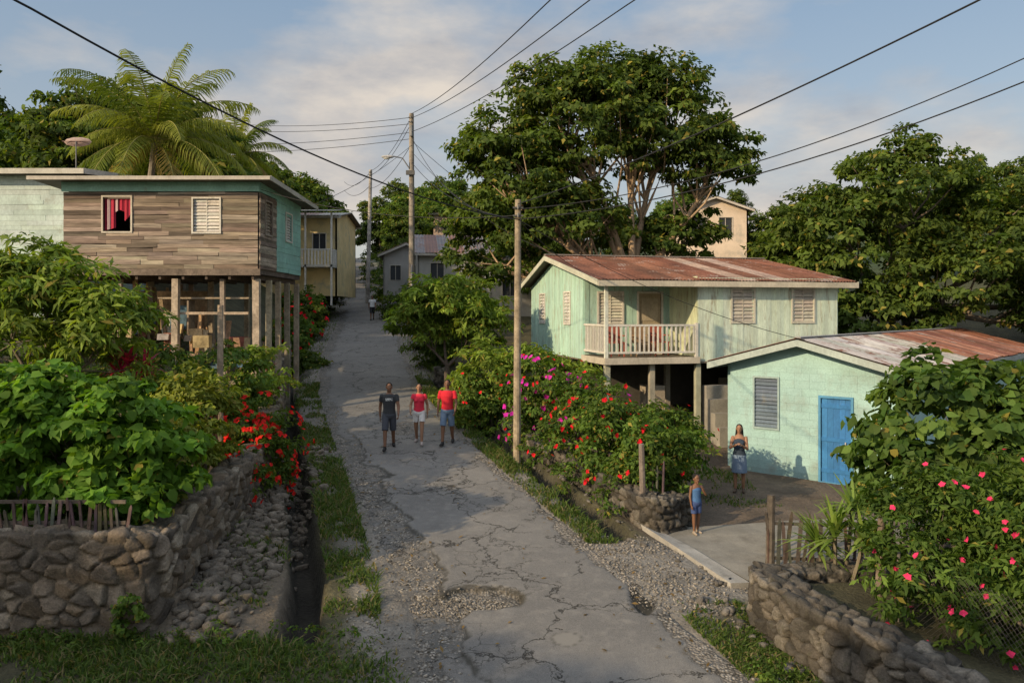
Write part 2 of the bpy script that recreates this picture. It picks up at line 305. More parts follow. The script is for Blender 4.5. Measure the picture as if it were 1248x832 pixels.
# ------------------------------------------------------------------ loose stones
def rocks(name,pts,sizes,cols,mat,sub=1,seed=0):
    import bmesh
    bm=bmesh.new(); bmesh.ops.create_icosphere(bm,subdivisions=sub,radius=1); bv=np.array([v.co[:] for v in bm.verts]); bf=np.array([[v.index for v in f.verts] for f in bm.faces]); bm.free()
    rs=np.random.RandomState(seed); n=len(pts); nv=len(bv)
    V=bv[None]*(1+rs.uniform(-.3,.2,(n,nv,1))); V=np.clip(V,-rs.uniform(.6,.95,(n,1,3)),rs.uniform(.6,.95,(n,1,3))); V=V*np.stack([rs.uniform(.8,1.4,n),rs.uniform(.6,1,n),rs.uniform(.4,.8,n)],-1)[:,None]
    a=rs.uniform(0,6.28,n); t=rs.uniform(-.5,.5,n)
    x=V[...,0]*np.cos(a)[:,None]-V[...,1]*np.sin(a)[:,None]; y=V[...,0]*np.sin(a)[:,None]+V[...,1]*np.cos(a)[:,None]; z=V[...,2]+x*np.sin(t)[:,None]
    V=np.stack([x,y,z],-1)*np.array(sizes)[:,None,None]+np.array(pts)[:,None]
    F=(bf[None]+(np.arange(n)*nv)[:,None,None]).reshape(-1,3)
    return mesh_np(name,V.reshape(-1,3),F,[mat],col=np.repeat(cols,nv,axis=0))
n=1700; yy=NR.uniform(11.0,21,n); xx=np.interp(yy,[11,18,21],[-4.85,-5.4,-6.0])+NR.beta(1.1,2.0,n)*1.25; s=.02+NR.rand(n)**3*.14
g=NR.rand(n,1); cols=(np.array([.26,.215,.165])*(1-g)+np.array([.13,.11,.085])*g)
rocks('rubble_stones',np.stack([xx,yy,H(xx,yy)+s*.2],-1),s,cols,M_STONE,2,seed=2)
n=300; yy=NR.uniform(8,20,n); xx=np.where(NR.rand(n)<.5,wallx(yy)-NR.rand(n)*.35,cxf(yy)+3-NR.rand(n)*.6); k=(xx<wallx(yy))|(yy>12); xx=xx[k];yy=yy[k];n=len(xx)
s=.03+NR.rand(n)**3*.1; rocks('wall_debris',np.stack([xx,yy,H(xx,yy)+s*.2],-1),s,np.array([.16,.145,.125])*NR.uniform(.7,1.3,(n,1)),M_STONE,1,seed=4)
n=26000; yy=7.5+NR.rand(n)**1.5*18; q=NR.rand(n)
uu=np.where(q<.45,-1.0-NR.rand(n)**.9*1.9,np.where(q<.66,(1.35+NR.rand(n)**1.2*1.1)*wid(yy),0))
drv=q>=.66; yy=np.where(drv,NR.uniform(11.9,14.9,n),yy); uu=np.where(drv,NR.uniform(1.6,4.0,n),uu)
xx=cxf(yy)+uu; pt=NR.rand(n)<.05; ang=NR.rand(n)*6.28; rr=NR.rand(n)**.5; xx=np.where(pt,-.8+np.cos(ang)*rr*.8,xx); yy=np.where(pt,12.15+np.sin(ang)*rr*.33,yy); uu=xx-cxf(yy)
k=~((xx>wallx(yy)-.1)&(yy<12.6))&~((xx>3.4-(yy-13)*.4)&(yy>12.8)); k&=(wob(xx,yy,2.2)+NR.uniform(-.6,.6,n)>-.1)|pt; xx=xx[k];yy=yy[k];uu=uu[k];pt=pt[k];n=len(xx)
s=.006+NR.rand(n)**4*.028; zz=H(xx,yy)+s*.3; inr=(uu>-RL)&(uu<RR*wid(yy)-.06); zz=np.where(inr,zrf(yy)-.002+s*.2,zz); zz=np.where(pt,zrf(yy)-.05,zz)
rocks('gravel',np.stack([xx,yy,zz],-1),s,np.array([.26,.235,.2])*NR.uniform(.4,1.35,(n,1)),M_PEB,1,seed=6)
# ------------------------------------------------------------------ grass
def grass(name,xx,yy,hmin,hmax,c1,c2,seed=0,w=.011):
    rs=np.random.RandomState(seed); n=len(xx); zz=H(xx,yy); a=rs.uniform(0,6.28,n); L=rs.uniform(hmin,hmax,n)*(.55+.9*(wob(xx,yy,1.3)>0)*rs.rand(n)+.3); lean=rs.uniform(0,.9,n); b_=rs.uniform(0,6.28,n)
    d=np.stack([np.cos(a),np.sin(a),0*a],-1)*w*rs.uniform(.6,1.8,(n,1)); ld=np.stack([np.cos(b_)*lean,np.sin(b_)*lean,np.ones(n)],-1)
    P=np.stack([xx,yy,zz-.01],-1); mid=P+ld*(L*.55)[:,None]; ld2=ld.copy(); ld2[:,:2]*=1.8; ld2[:,2]*=.8; tip=P+ld2*L[:,None]
    V=np.stack([P-d,P+d,mid+d*.7,mid-d*.7,tip+d*.1,tip-d*.1],1).reshape(-1,3); o=np.arange(n)*6
    F=np.concatenate([np.stack([o,o+1,o+2,o+3],-1),np.stack([o+3,o+2,o+4,o+5],-1)]); t=rs.rand(n,1)**1.3; br=rs.rand(n,1)
    C_=(np.array(c1)*(1-t)+np.array(c2)*t)*(.7+.5*br); dry=rs.rand(n)<.16; C_[dry]=(.2,.165,.08)
    return mesh_np(name,V,F,[M_LEAF],col=np.repeat(C_,6,axis=0))
gxs=[];gys=[]
def addg(x,y,thr=-.2,f=2.5):
    k=wob(x,y,f)+NR.uniform(-.4,.4,len(x))>thr; gxs.append(x[k]);gys.append(y[k])
n=52000; y=NR.uniform(7.5,11.15,n); u=-2.2-NR.rand(n)**.8*9; addg(cxf(y)+u,y,-.3)
n=26000; y=11+NR.rand(n)**1.3*19; u=np.interp(y,[11,20],[-3.3,-2.8])+NR.rand(n)**.9*.85; addg(cxf(y)+u,y,-.05)
n=16000; y=14.5+NR.rand(n)*17; u=1.75+NR.rand(n)*.6; addg(cxf(y)+u,y,-.3)
n=15000; y=NR.uniform(7.5,12.2,n); x=wallx(y)-NR.rand(n)**1.2*.95; addg(x,y,-.05)
n=6000; y=NR.uniform(11.5,19,n); x=np.interp(y,[11,18],[-4.9,-5.4])+NR.rand(n)*1.2; addg(x,y,.35)
n=5000; x=NR.uniform(3.4,6,n); y=NR.uniform(17.5,22,n); addg(x,y,.4)
n=9000; y=NR.uniform(30,75,n); u=np.where(NR.rand(n)<.5,-2.1-NR.rand(n)*1.6,1.8+NR.rand(n)*1.6); addg(cxf(y)+u,y,-.6)
n=9000; y=NR.uniform(11.6,30,n); u=-5.8-NR.rand(n)*3; addg(cxf(y)+u,y,-.6)
gX=np.concatenate(gxs);gY=np.concatenate(gys)
grass('grass',gX,gY,.03,.14,(.045,.085,.016),(.12,.17,.04),3)
# ------------------------------------------------------------------ foliage
def leaf_geo(P,Nn,T,L,W,kind,droop=.2,fold=.18):
    S=nrm(np.cross(Nn,T)); L=L[:,None];W=W[:,None]
    if kind=='simple':
        V=np.stack([P,P+T*L*.45+S*W*.5+Nn*fold*W,P+T*L-Nn*droop*L,P+T*L*.45-S*W*.5+Nn*fold*W],1); nv=4; f=[[0,1,2,3]]
    else:
        V=np.stack([P,P+T*L*.05+S*W*.42+Nn*fold*W,P+T*L*.5+S*W*.42+Nn*fold*W-Nn*droop*.3*L,P+T*L-Nn*droop*L,P+T*L*.5-S*W*.42+Nn*fold*W-Nn*droop*.3*L,P+T*L*.05-S*W*.42+Nn*fold*W,P+T*L*.5-Nn*droop*.3*L],1); nv=7; f=[[0,1,2,6],[6,2,3,4],[0,6,4,5]]
    n=len(P); F=(np.array(f)[None]+(np.arange(n)*nv)[:,None,None]).reshape(-1,4); return V.reshape(-1,3),F,nv
n=420; yy=NR.uniform(8,26,n); uu=NR.uniform(-3.2,2.6,n); uu=np.where(NR.rand(n)<.6,np.sign(uu)*(1.2+NR.rand(n)*1.3),uu); xx=cxf(yy)+uu; zz=np.maximum(H(xx,yy),np.where((uu>-2)&(uu<1.7),zrf(yy)+.035,-99))+.01
Nn=nrm(np.stack([NR.normal(size=n)*.25,NR.normal(size=n)*.25,np.ones(n)],-1)); a=NR.rand(n)*6.28; T=np.stack([np.cos(a),np.sin(a),0*a],-1); T=nrm(T-Nn*(T*Nn).sum(1,keepdims=True)); L_=NR.uniform(.05,.12,n)
V,F,nv=leaf_geo(np.stack([xx,yy,zz],-1),Nn,T,L_,L_*.45,'simple',-.1,.2)
mesh_np('leaf_litter',V,F,[M_LEAF],col=np.repeat(np.array([.2,.13,.05])*NR.uniform(.4,1.3,(n,1)),nv,axis=0))
def plant_mesh(name,lobes,nclump,nleaf,cr,ll,lw,cA,cB,seed,trunk=None,flowers=None,kind='simple',bark=(.2,.17,.13),zmin=-.55,upb=.5,hollow=.5,yel=.05):
    rs=np.random.RandomState(seed); lobes=np.array(lobes,float); wts=(lobes[:,3]*lobes[:,4]*lobes[:,5])**.66; wts/=wts.sum()
    li=rs.choice(len(lobes),nclump,p=wts); d=nrm(rs.normal(size=(nclump,3))); d[:,2]=np.where(d[:,2]<zmin,-d[:,2],d[:,2])
    r=hollow+(1-hollow)*rs.rand(nclump)**.6; cen=lobes[li,:3]+d*lobes[li,3:6]*r[:,None]; cen+=rs.normal(size=cen.shape)*cr*.35
    csz=cr*rs.uniform(.6,1.35,nclump); shade=rs.uniform(.65,1.35,nclump); hue=rs.rand(nclump)
    ci=np.repeat(np.arange(nclump),nleaf); n=len(ci); e=nrm(rs.normal(size=(n,3))); e[:,2]=np.abs(e[:,2])*.8-.2+e[:,2]*.2
    P=cen[ci]+e*csz[ci][:,None]*(rs.rand(n)**.45)[:,None]*np.array([1,1,.7])
    Nn=nrm(e*.55+d[ci]*.35+np.array([0,0,upb])+rs.normal(size=(n,3))*.45)
    T=rs.normal(size=(n,3))*.7+d[ci]*.5+e*.5+np.array([0,0,-.35]); T=nrm(T-Nn*(T*Nn).sum(1,keepdims=True))
    L=ll*rs.uniform(.6,1.25,n); W=lw*rs.uniform(.75,1.2,n)*L/ll
    V,F,nv=leaf_geo(P,Nn,T,L,W,kind)
    t=np.clip(hue[ci]*.6+rs.rand(n)*.5-.05,0,1)[:,None]; C_=(np.array(cA)*(1-t)+np.array(cB)*t)*(shade[ci]*rs.uniform(.75,1.2,n))[:,None]
    yl=rs.rand(n)<yel; C_[yl]=np.array((.28,.24,.05))*rs.uniform(.6,1.1,(yl.sum(),1))
    C_=np.repeat(C_,nv,axis=0); mi=np.zeros(len(F),int)
    Vs=[V];Fs=[F];Cs=[C_];Ms=[mi]; off=len(V)
    bb=B()
    if trunk:
        r0=trunk[0]; base=Vector(trunk[1]); fork=Vector(trunk[2]); k=6
        pts=[base.lerp(fork,i/k)+Vector((rs.uniform(-1,1),rs.uniform(-1,1),0))*r0*.35*(0<i<k) for i in range(k+1)]
        bb.tube(pts,[r0*(1.35 if i==0 else 1.08-.38*i/k) for i in range(k+1)],9,bark)
        for j,lb in enumerate(lobes):
            c=Vector(lb[:3]); c=c-Vector((0,0,lb[5]*.35)); mid=fork.lerp(c,.5)+Vector((rs.uniform(-.3,.3),rs.uniform(-.3,.3),rs.uniform(-.4,.1)))*(c-fork).length*.3
            pp=[(fork*(1-t/6)**2+mid*2*(1-t/6)*(t/6)+c*(t/6)**2) for t in range(7)]
            rr=r0*(.55 if len(lobes)>1 else .8)
            bb.tube(pp,[rr*(1-.6*t/6) for t in range(7)],7,bark)
            ids=np.where(li==j)[0]; ids=ids[rs.permutation(len(ids))[:max(4,int(trunk[3]/len(lobes)))]]
            for q in ids:
                st=pp[rs.randint(3,7)]; en=Vector(cen[q]); md=st.lerp(en,.5)+Vector(rs.uniform(-.12,.12,3))*(en-st).length+Vector((0,0,-.05))
                bb.tube([st,(st+md)/2+Vector((0,0,.02)),md,(md+en)/2,en],[rr*.36,rr*.28,rr*.22,rr*.15,rr*.07],5,bark)
        Vb=np.array([tuple(v) for v in bb.V]); Fb=np.array(bb.F); Vs.append(Vb);Fs.append(Fb+off);Cs.append(np.array(bb.C));Ms.append(np.ones(len(Fb),int)); off+=len(Vb)
    if flowers:
        for (nf_,sz,fc) in flowers:
            cl=rs.randint(0,nclump,nf_*3); ok=(d[cl,1]<.35); cl=cl[ok][:nf_]; m=len(cl)
            dd=nrm(d[cl]+rs.normal(size=(m,3))*.45+np.array([0,-.3,.1])); PP=cen[cl]+dd*(csz[cl]*1.02)[:,None]; a0=rs.uniform(0,6.28,m)
            up=nrm(np.cross(dd,np.array([.3,.2,1.]))); sd=np.cross(dd,up)
            for q in range(5):
                a=a0+q*1.2566; T=nrm(up*np.cos(a)[:,None]+sd*np.sin(a)[:,None]+dd*.5); s_=sz*rs.uniform(.5,1.2,m)
                V,F,nv=leaf_geo(PP,dd,T,s_,s_*.85,'simple',.15,.15); Vs.append(V);Fs.append(F+off);Ms.append(np.full(len(F),2)); off+=len(V)
                Cs.append(np.repeat(np.array(fc)*rs.uniform(.6,1.15,(m,1)),nv,axis=0))
    return mesh_np(name,np.concatenate(Vs),np.concatenate(Fs),[M_LEAF,M_BARK,M_FLOWER],np.concatenate(Ms),np.concatenate(Cs),ob=False)
def plant(name,loc,*a,**k):
    me=plant_mesh(name,*a,**k); ob=bpy.data.objects.new(name,me); ob.location=loc; return link(ob)
DK=((.035,.066,.012),(.11,.155,.028)); MD=((.045,.092,.016),(.125,.19,.032)); LM=((.085,.15,.02),(.21,.28,.045))
plant('shade_tree',(4.8,36,h(4.8,36)),[(-1.3,0,9.6,3.6,3.4,3.2),(1.8,.4,10.0,3.2,3,3.0),(-4.4,-.3,7.2,2.8,2.8,3.0),(-2.4,-1,5.4,2.6,2.4,2.2),(-5.2,0,4.4,2.3,2.3,2.2),(.4,.5,12.0,2.4,2.4,1.6),(4.0,0,8.3,2.0,2.2,2.2),(-2.8,.2,11.3,2.2,2.2,1.8),(2.8,1,5.0,2.0,2,1.5),(-5.8,.4,9.0,1.5,1.8,1.6)],860,76,.66,.29,.15,*DK,11,trunk=(.36,(.9,-.5,-.4),(.5,-.8,2.8),130),bark=(.42,.3,.19),hollow=.6)
plant('shade_tree',(18,36,h(18,36)),[(-3.5,-1,4.2,3.2,3,3.0),(-.8,-1,6.2,3.1,3.2,2.7),(3.2,-1,4.6,3.3,3.2,2.6),(-5.4,-1,2.4,2.5,2.5,2.3),(7,0,3.2,3.2,3,2.8),(1,-3,2.4,3.5,2.5,2.4),(5.6,-3,1.6,3,2.5,2.0),(-2.4,-2.6,1.2,2.6,2.2,1.6)],820,74,.66,.29,.15,*DK,12,trunk=(.33,(0,0,-.4),(0,0,2.0),60),bark=(.2,.16,.12),hollow=.6)
plant('mango_tree',(-2.4,29,h(-2.4,29)),[(0,0,3.4,1.9,1.5,1.2),(-1.0,.2,2.7,1.2,1.1,1.0),(1.2,0,2.8,1.3,1.1,1.0)],210,60,.38,.23,.08,*LM,13,trunk=(.12,(0,0,-.3),(.05,0,1.3),24),bark=(.13,.1,.08))
plant('lime_shrub',(.2,24,h(.2,24)),[(-.9,0,2.2,1.0,.9,.8),(.5,0,2.1,1.1,.9,.9),(1.5,.3,1.9,.8,.8,.7),(-1.5,.4,1.3,.8,.8,.9),(.2,-.2,1.1,1.1,.8,.8)],190,46,.34,.23,.075,(.1,.17,.02),(.25,.32,.05),14,trunk=(.07,(0,0,-.2),(0,0,.6),20))
RED=(.68,.015,.03); MAG=(.6,.03,.4); PNK=(.8,.05,.16)
for i,(x,y,ztp,rx,fl) in enumerate([(-.6,23.4,-1.9,1.0,[(20,.07,RED)]),(1.0,21.6,-1.2,1.1,[(80,.1,MAG),(36,.07,RED)]),(1.8,19.6,-1.6,1.1,[(60,.075,RED),(16,.08,MAG)]),(2.5,18,-1.95,1.0,[(44,.075,RED)]),(3.05,16.8,-2.3,.8,[(16,.07,RED)]),(3.7,18.9,-2.2,.9,[(16,.07,RED)])]):
    z0=h(x,y); ht=ztp-z0
    plant('hibiscus_bush',(x,y,z0),[(0,0,ht*.55,rx,rx*.9,ht*.45),(-.4,.1,ht*.78,rx*.5,rx*.5,ht*.25),(.4,0,ht*.72,rx*.55,rx*.5,ht*.22),(-.35,-.35,ht*.35,rx*.75,rx*.6,ht*.3)],125,50,.3,.13,.06,*MD,20+i,trunk=(.05,(0,0,-.1),(0,0,.3),50),flowers=fl,zmin=-1,hollow=.3)
plant('weed_patch',(.4,19.6,h(.4,19.8)+.25),[(1.6,-3.3,.1,.35,.6,.3),(.8,-1.4,.2,.35,1.0,.35),(0,.8,.3,.35,1.2,.4),(-.9,3.2,.3,.4,1.4,.4)],130,26,.16,.09,.045,*MD,47,zmin=-1)
plant('broadleaf_bush',(-6.9,12.5,h(-6.9,12.5)),[(-1.2,.2,1.3,1.5,.9,1.05),(.3,0,1.3,1.35,.85,1.05),(1.15,.1,.9,.75,.8,.85),(-.6,.2,1.75,1.1,.8,.7),(.6,-.5,.5,1.0,.5,.5)],370,36,.25,.17,.14,(.07,.155,.016),(.15,.27,.035),31,kind='heart',zmin=-1,hollow=.45,trunk=(.05,(0,0,-.1),(0,0,.4),30),yel=.02)
plant('mango_tree',(-9.6,16.2,h(-9.6,16.2)),[(-.6,0,2.2,1.6,1.3,1.3),(1.3,-.2,1.9,1.0,1.0,1.1),(.0,.2,2.9,1.0,1.0,.8)],230,46,.36,.26,.07,*LM,32,trunk=(.1,(0,0,-.2),(0,0,.8),24))
plant('croton_bush',(-6.0,15.6,h(-5.95,15.6)),[(0,0,1.1,.7,.7,.9),(-.5,.3,1.3,.6,.6,.9),(.1,-1.2,.7,.55,.8,.7),(.0,-2.4,.4,.4,.8,.5)],150,44,.24,.15,.07,(.09,.135,.02),(.25,.27,.05),33,zmin=-1,trunk=(.04,(0,0,-.1),(0,0,.3),20))
plant('hibiscus_bush',(-5.8,18.2,h(-5.8,18.2)),[(0,0,.85,.9,.9,.95),(.4,-.4,.35,.55,.6,.7),(-.3,.2,1.4,.7,.6,.6),(.1,-1.4,.4,.5,.7,.6)],190,50,.24,.12,.055,*MD,34,zmin=-1,flowers=[(520,.08,(.72,.025,.02))],trunk=(.04,(0,0,-.1),(0,0,.3),20),hollow=.4)
plant('garden_shrub',(-8.0,18.6,h(-8,18.6)),[(0,0,.95,1.3,.9,.85),(-1.4,.2,.8,1.1,.9,.75),(1.2,.4,1.0,.9,.8,.9)],150,46,.3,.17,.07,*MD,35,zmin=-1,trunk=(.04,(0,0,-.1),(0,0,.3),12))
plant('garden_shrub',(-7.6,21.6,h(-7.6,21.6)),[(0,0,.75,1.0,.8,.75),(-1.4,0,.6,1.0,.8,.6),(.9,0,1.0,.7,.7,.9)],130,46,.28,.14,.06,*LM,36,zmin=-1)
plant('garden_shrub',(-12.4,20.4,h(-12.4,20.4)),[(0,0,.7,1.4,1.0,.8),(-2.2,0,1.3,1.5,1,1.2)],130,46,.32,.18,.07,*MD,37,zmin=-1)
for i,(x,y,r,fl) in enumerate([(-8.9,33.5,.9,[]),(-10.3,37,1.1,[(20,.12,RED)]),(-11.2,42,1.2,[(60,.14,RED)]),(-12.8,47,1.3,[(20,.14,RED)]),(-13.2,55,1.6,[]),(-15.5,62,2.0,[]),(-18.3,72,2.4,[]),(-9.5,62,1.8,[]),(-11.9,73,2.2,[]),(-7.2,56,1.3,[]),(-4.4,45.5,1.3,[]),(-2.9,38,1.4,[]),(-3.4,33.5,1.1,[]),(-5.2,49,1.5,[]),(-7.5,51.5,1.1,[])]):
    plant('roadside_bush',(x,y,h(x,y)),[(0,0,r*.7,r,r,r*.8),(r*.5,r*.2,r*1.0,r*.6,r*.6,r*.6)],90,40,.3*r**.6,.2,.09,*(MD if i%2 else DK),50+i,zmin=-1,flowers=fl or None)
plant('sea_grape_bush',(7.9,14.2,h(7.9,14.2)),[(0,0,2.3,1.5,1.2,1.3),(-1.0,-.2,1.6,.9,.9,.9),(1.4,-.3,2.1,1.4,1.2,1.5),(.2,-.6,1.2,1.3,1,1.0)],260,30,.32,.2,.17,(.04,.085,.018),(.11,.17,.035),41,kind='heart',zmin=-1,hollow=.45,trunk=(.07,(0,0,-.1),(0,0,.5),30),yel=.03)
plant('hibiscus_bush',(5.75,10.7,h(5.75,10.7)),[(0,.2,1.0,1.0,.9,.85),(.9,0,1.2,1.0,.9,.8),(-.4,-.6,.6,.9,.7,.6),(1.0,-1.0,.8,1.0,.9,.8),(.2,-1.4,.3,.8,.8,.5),(.75,-2.1,.3,.6,.8,.5)],390,52,.2,.12,.045,(.038,.078,.014),(.11,.17,.03),42,zmin=-1,flowers=[(100,.055,PNK)],trunk=(.05,(0,0,-.1),(-.05,0,.5),30),hollow=.4,yel=.02)
plant('vine_plant',(-5.3,10.98,h(-5.6,10.9)),[(0,0,.4,.2,.15,.35)],20,20,.1,.07,.06,*MD,44,kind='heart',zmin=-1)
plant('weed_patch',(-4.6,11.0,h(-4.6,11.0)),[(-2.5,-.1,.05,1.6,.25,.14),(0,0,.05,1.2,.3,.12),(1.6,.2,.05,1,.3,.1)],90,24,.1,.06,.035,*MD,45,zmin=-1)
plant('weed_patch',(3.3,9.9,h(3.2,9.9)),[(0,0,.05,.3,1.4,.12),(-.4,2.2,.1,.3,.5,.12)],60,24,.1,.06,.035,*MD,46,zmin=-1)
def rosette(name,loc,heads,nl,L,W,c1,c2,seed,stem=(.2,.17,.12)):
    rs=np.random.RandomState(seed); bb=B()
    for hd in heads:
        bb.tube([(hd[0]*.3,hd[1]*.3,-.1),(hd[0]*.8,hd[1]*.8,hd[2]*.6),hd],[.035,.03,.025],6,stem,1)
        for i in range(nl):
            a=rs.uniform(0,6.28); el=rs.uniform(-.1,1.35); l=L*rs.uniform(.7,1.1); d=Vector((math.cos(a)*math.cos(el),math.sin(a)*math.cos(el),math.sin(el))); s=Vector((-math.sin(a),math.cos(a),0))
            p=Vector(hd)+Vector((0,0,rs.uniform(-.15,.05))); pr=[]; t=rs.rand(); col=tuple((np.array(c1)*(1-t)+np.array(c2)*t)*rs.uniform(.7,1.2))
            for k,wf in enumerate([.4,1,.85,.5,.03]): pr.append((p+s*W*wf/2,p-s*W*wf/2)); p=p+d*l/4; d=(d+Vector((0,0,-.22))).normalized()
            for k in range(4): bb.add([pr[k][0],pr[k][1],pr[k+1][1],pr[k+1][0]],[(0,1,2,3)],col)
    ob=bb.obj(name,[M_LEAF,M_BARK]); ob.location=loc
rosette('dracaena_plant',(4.95,12.2,h(4.95,12.3)),[(0,0,1.05),(.35,.2,1.35),(-.15,.3,.8),(.3,-.3,1.0)],44,.65,.065,(.1,.17,.025),(.23,.31,.07),1)
rosette('cordyline_plant',(-8.0,16.6,h(-8.0,16.6)),[(0,0,1.75),(.3,.1,1.5),(-.3,.2,1.5)],32,.5,.08,(.35,.02,.07),(.6,.05,.18),2)
rosette('cordyline_plant',(-6.9,22.6,h(-6.9,22.6)),[(0,0,1.7),(.2,.1,1.3)],26,.5,.07,(.08,.02,.025),(.22,.05,.06),3)
def palm(name,loc,ht,nf,L,seed,lean=(.5,0)):
    rs=np.random.RandomState(seed); bb=B(); top=Vector((lean[0],lean[1],ht))
    bb.tube([Vector((0,0,-.3)).lerp(top,(i/14))+Vector((lean[0],0,0))*-.3*math.sin(math.pi*i/14) for i in range(15)],[.2-.006*i+(.012 if i%2 else 0) for i in range(15)],9,(.25,.22,.18),1)
    for f in range(nf):
        a=f*2.399+rs.uniform(-.2,.2); el=1.4-1.6*(f/nf)+rs.uniform(-.1,.1); l=L*rs.uniform(.85,1.1); d=Vector((math.cos(a)*math.cos(el),math.sin(a)*math.cos(el),math.sin(el))); s=Vector((-math.sin(a),math.cos(a),0))
        p=top.copy(); pts=[p.copy()]; ds=[d.copy()]; n=26
        for k in range(n): p=p+d*l/n; d=(d+Vector((0,0,-.055-.02*k/n))).normalized(); pts.append(p.copy()); ds.append(d.copy())
        bb.tube(pts[::2],[.035-.0022*i for i in range(len(pts[::2]))],5,(.3,.28,.08),1)
        t=rs.rand(); col=np.array((.07,.105,.015))*(1-t)+np.array((.22,.24,.04))*t
        if f>nf*.88: col=np.array((.28,.2,.06))
        for k in range(3,n+1):
            for sg in (-1,1):
                for hh_ in (0,.5):
                    pp=pts[k]-ds[k]*hh_*l/n; w=.26+.62*math.sin(math.pi*min(1,(k/n)*.85+.12)); q=(s*sg*.9+ds[k]*.65+Vector((0,0,-.4+rs.uniform(-.25,.2)))).normalized(); ln=w*l*.27
                    e1=pp+q*ln*.55; e2=pp+(q+Vector((0,0,-.4))).normalized()*ln; o=ds[k]*.03
                    c=tuple(col*rs.uniform(.7,1.25)); bb.add([pp-o,pp+o,e1+o,e1-o,e2],[(0,1,2,3),(3,2,4)],c)
    ob=bb.obj(name,[M_LEAF,M_BARK]); ob.location=loc
palm('coconut_palm',(-15.2,33,h(-15.2,33)),7.0-h(-15.2,33),32,4.7,3,(.4,0))
palm('coconut_palm',(-16.8,48,h(-16.8,48)),9.4-h(-16.8,48),22,3.6,5,(.3,0))
# distant trees
dt=empty('distant_trees')
protos=[plant_mesh('tree_form',[(0,0,6,3,3,2.6),(-2,.5,4.6,2.4,2.2,2.0),(2,-.5,4.8,2.4,2.3,2.1),(.3,1,8,1.9,1.9,1.5),(0,-1.2,3.2,2.4,2,1.6)],330,42,.62,.36,.19,*(DK if s else MD),70+s,trunk=(.25,(0,0,-1),(0,0,2.6),24)) for s in range(3)]
def dtree(x,y,s=1,i=None,par=dt):
    o=bpy.data.objects.new('tree_instance',protos[R.randrange(3) if i is None else i]); o.location=(x,y,h(x,y)-.3); o.rotation_euler=(0,0,R.uniform(0,6.28)); o.scale=(s*R.uniform(.9,1.1),s*R.uniform(.9,1.1),s*R.uniform(.9,1.1)); link(o,par)
for (x,y,s) in [(-21,37,.95),(-26,38,1.0),(-17.5,42,1.2),(-30,42,1.15),(-23,47,1.15),(-28,53,1.15),(-17,56,.9),(-20,60,.9),(-17,68,1.0),(-21,78,1.0),(-23,90,1.0),(-27,72,1.0),(-13.5,82,.8),(-8.5,66,.7),(-10,78,.85),(-6,74,.8),(-11,95,.9),(-3,80,.8),(-1,60,.75),(1,52,.65),(3,70,.7),(9,66,.6),(14,70,.6),(1.2,44,.75),(18,56,.55),(26,52,.6),(32,50,.8),(22,60,.6)]: dtree(x,y,s)
for k in range(44):
    x=R.uniform(-70,75); y=R.uniform(90,130)
    if abs(x-cxf(y))>5: dtree(x,y,R.uniform(.7,1.0)*(.75 if x>-5 else 1))
for k in range(18): dtree(R.uniform(-70,-33),R.uniform(38,80),R.uniform(.8,1.1))
for k in range(8): dtree(R.uniform(38,70),R.uniform(40,80),R.uniform(.6,.8))
bt=empty('offcamera_shade_trees')  # unseen trees behind the camera, added to shade the foreground
for (x,y,s) in [(-25,0,1.3),(-20,-6,1.4),(-15,-10,1.4),(-9,-14,1.4)]: dtree(x,y,s,par=bt)
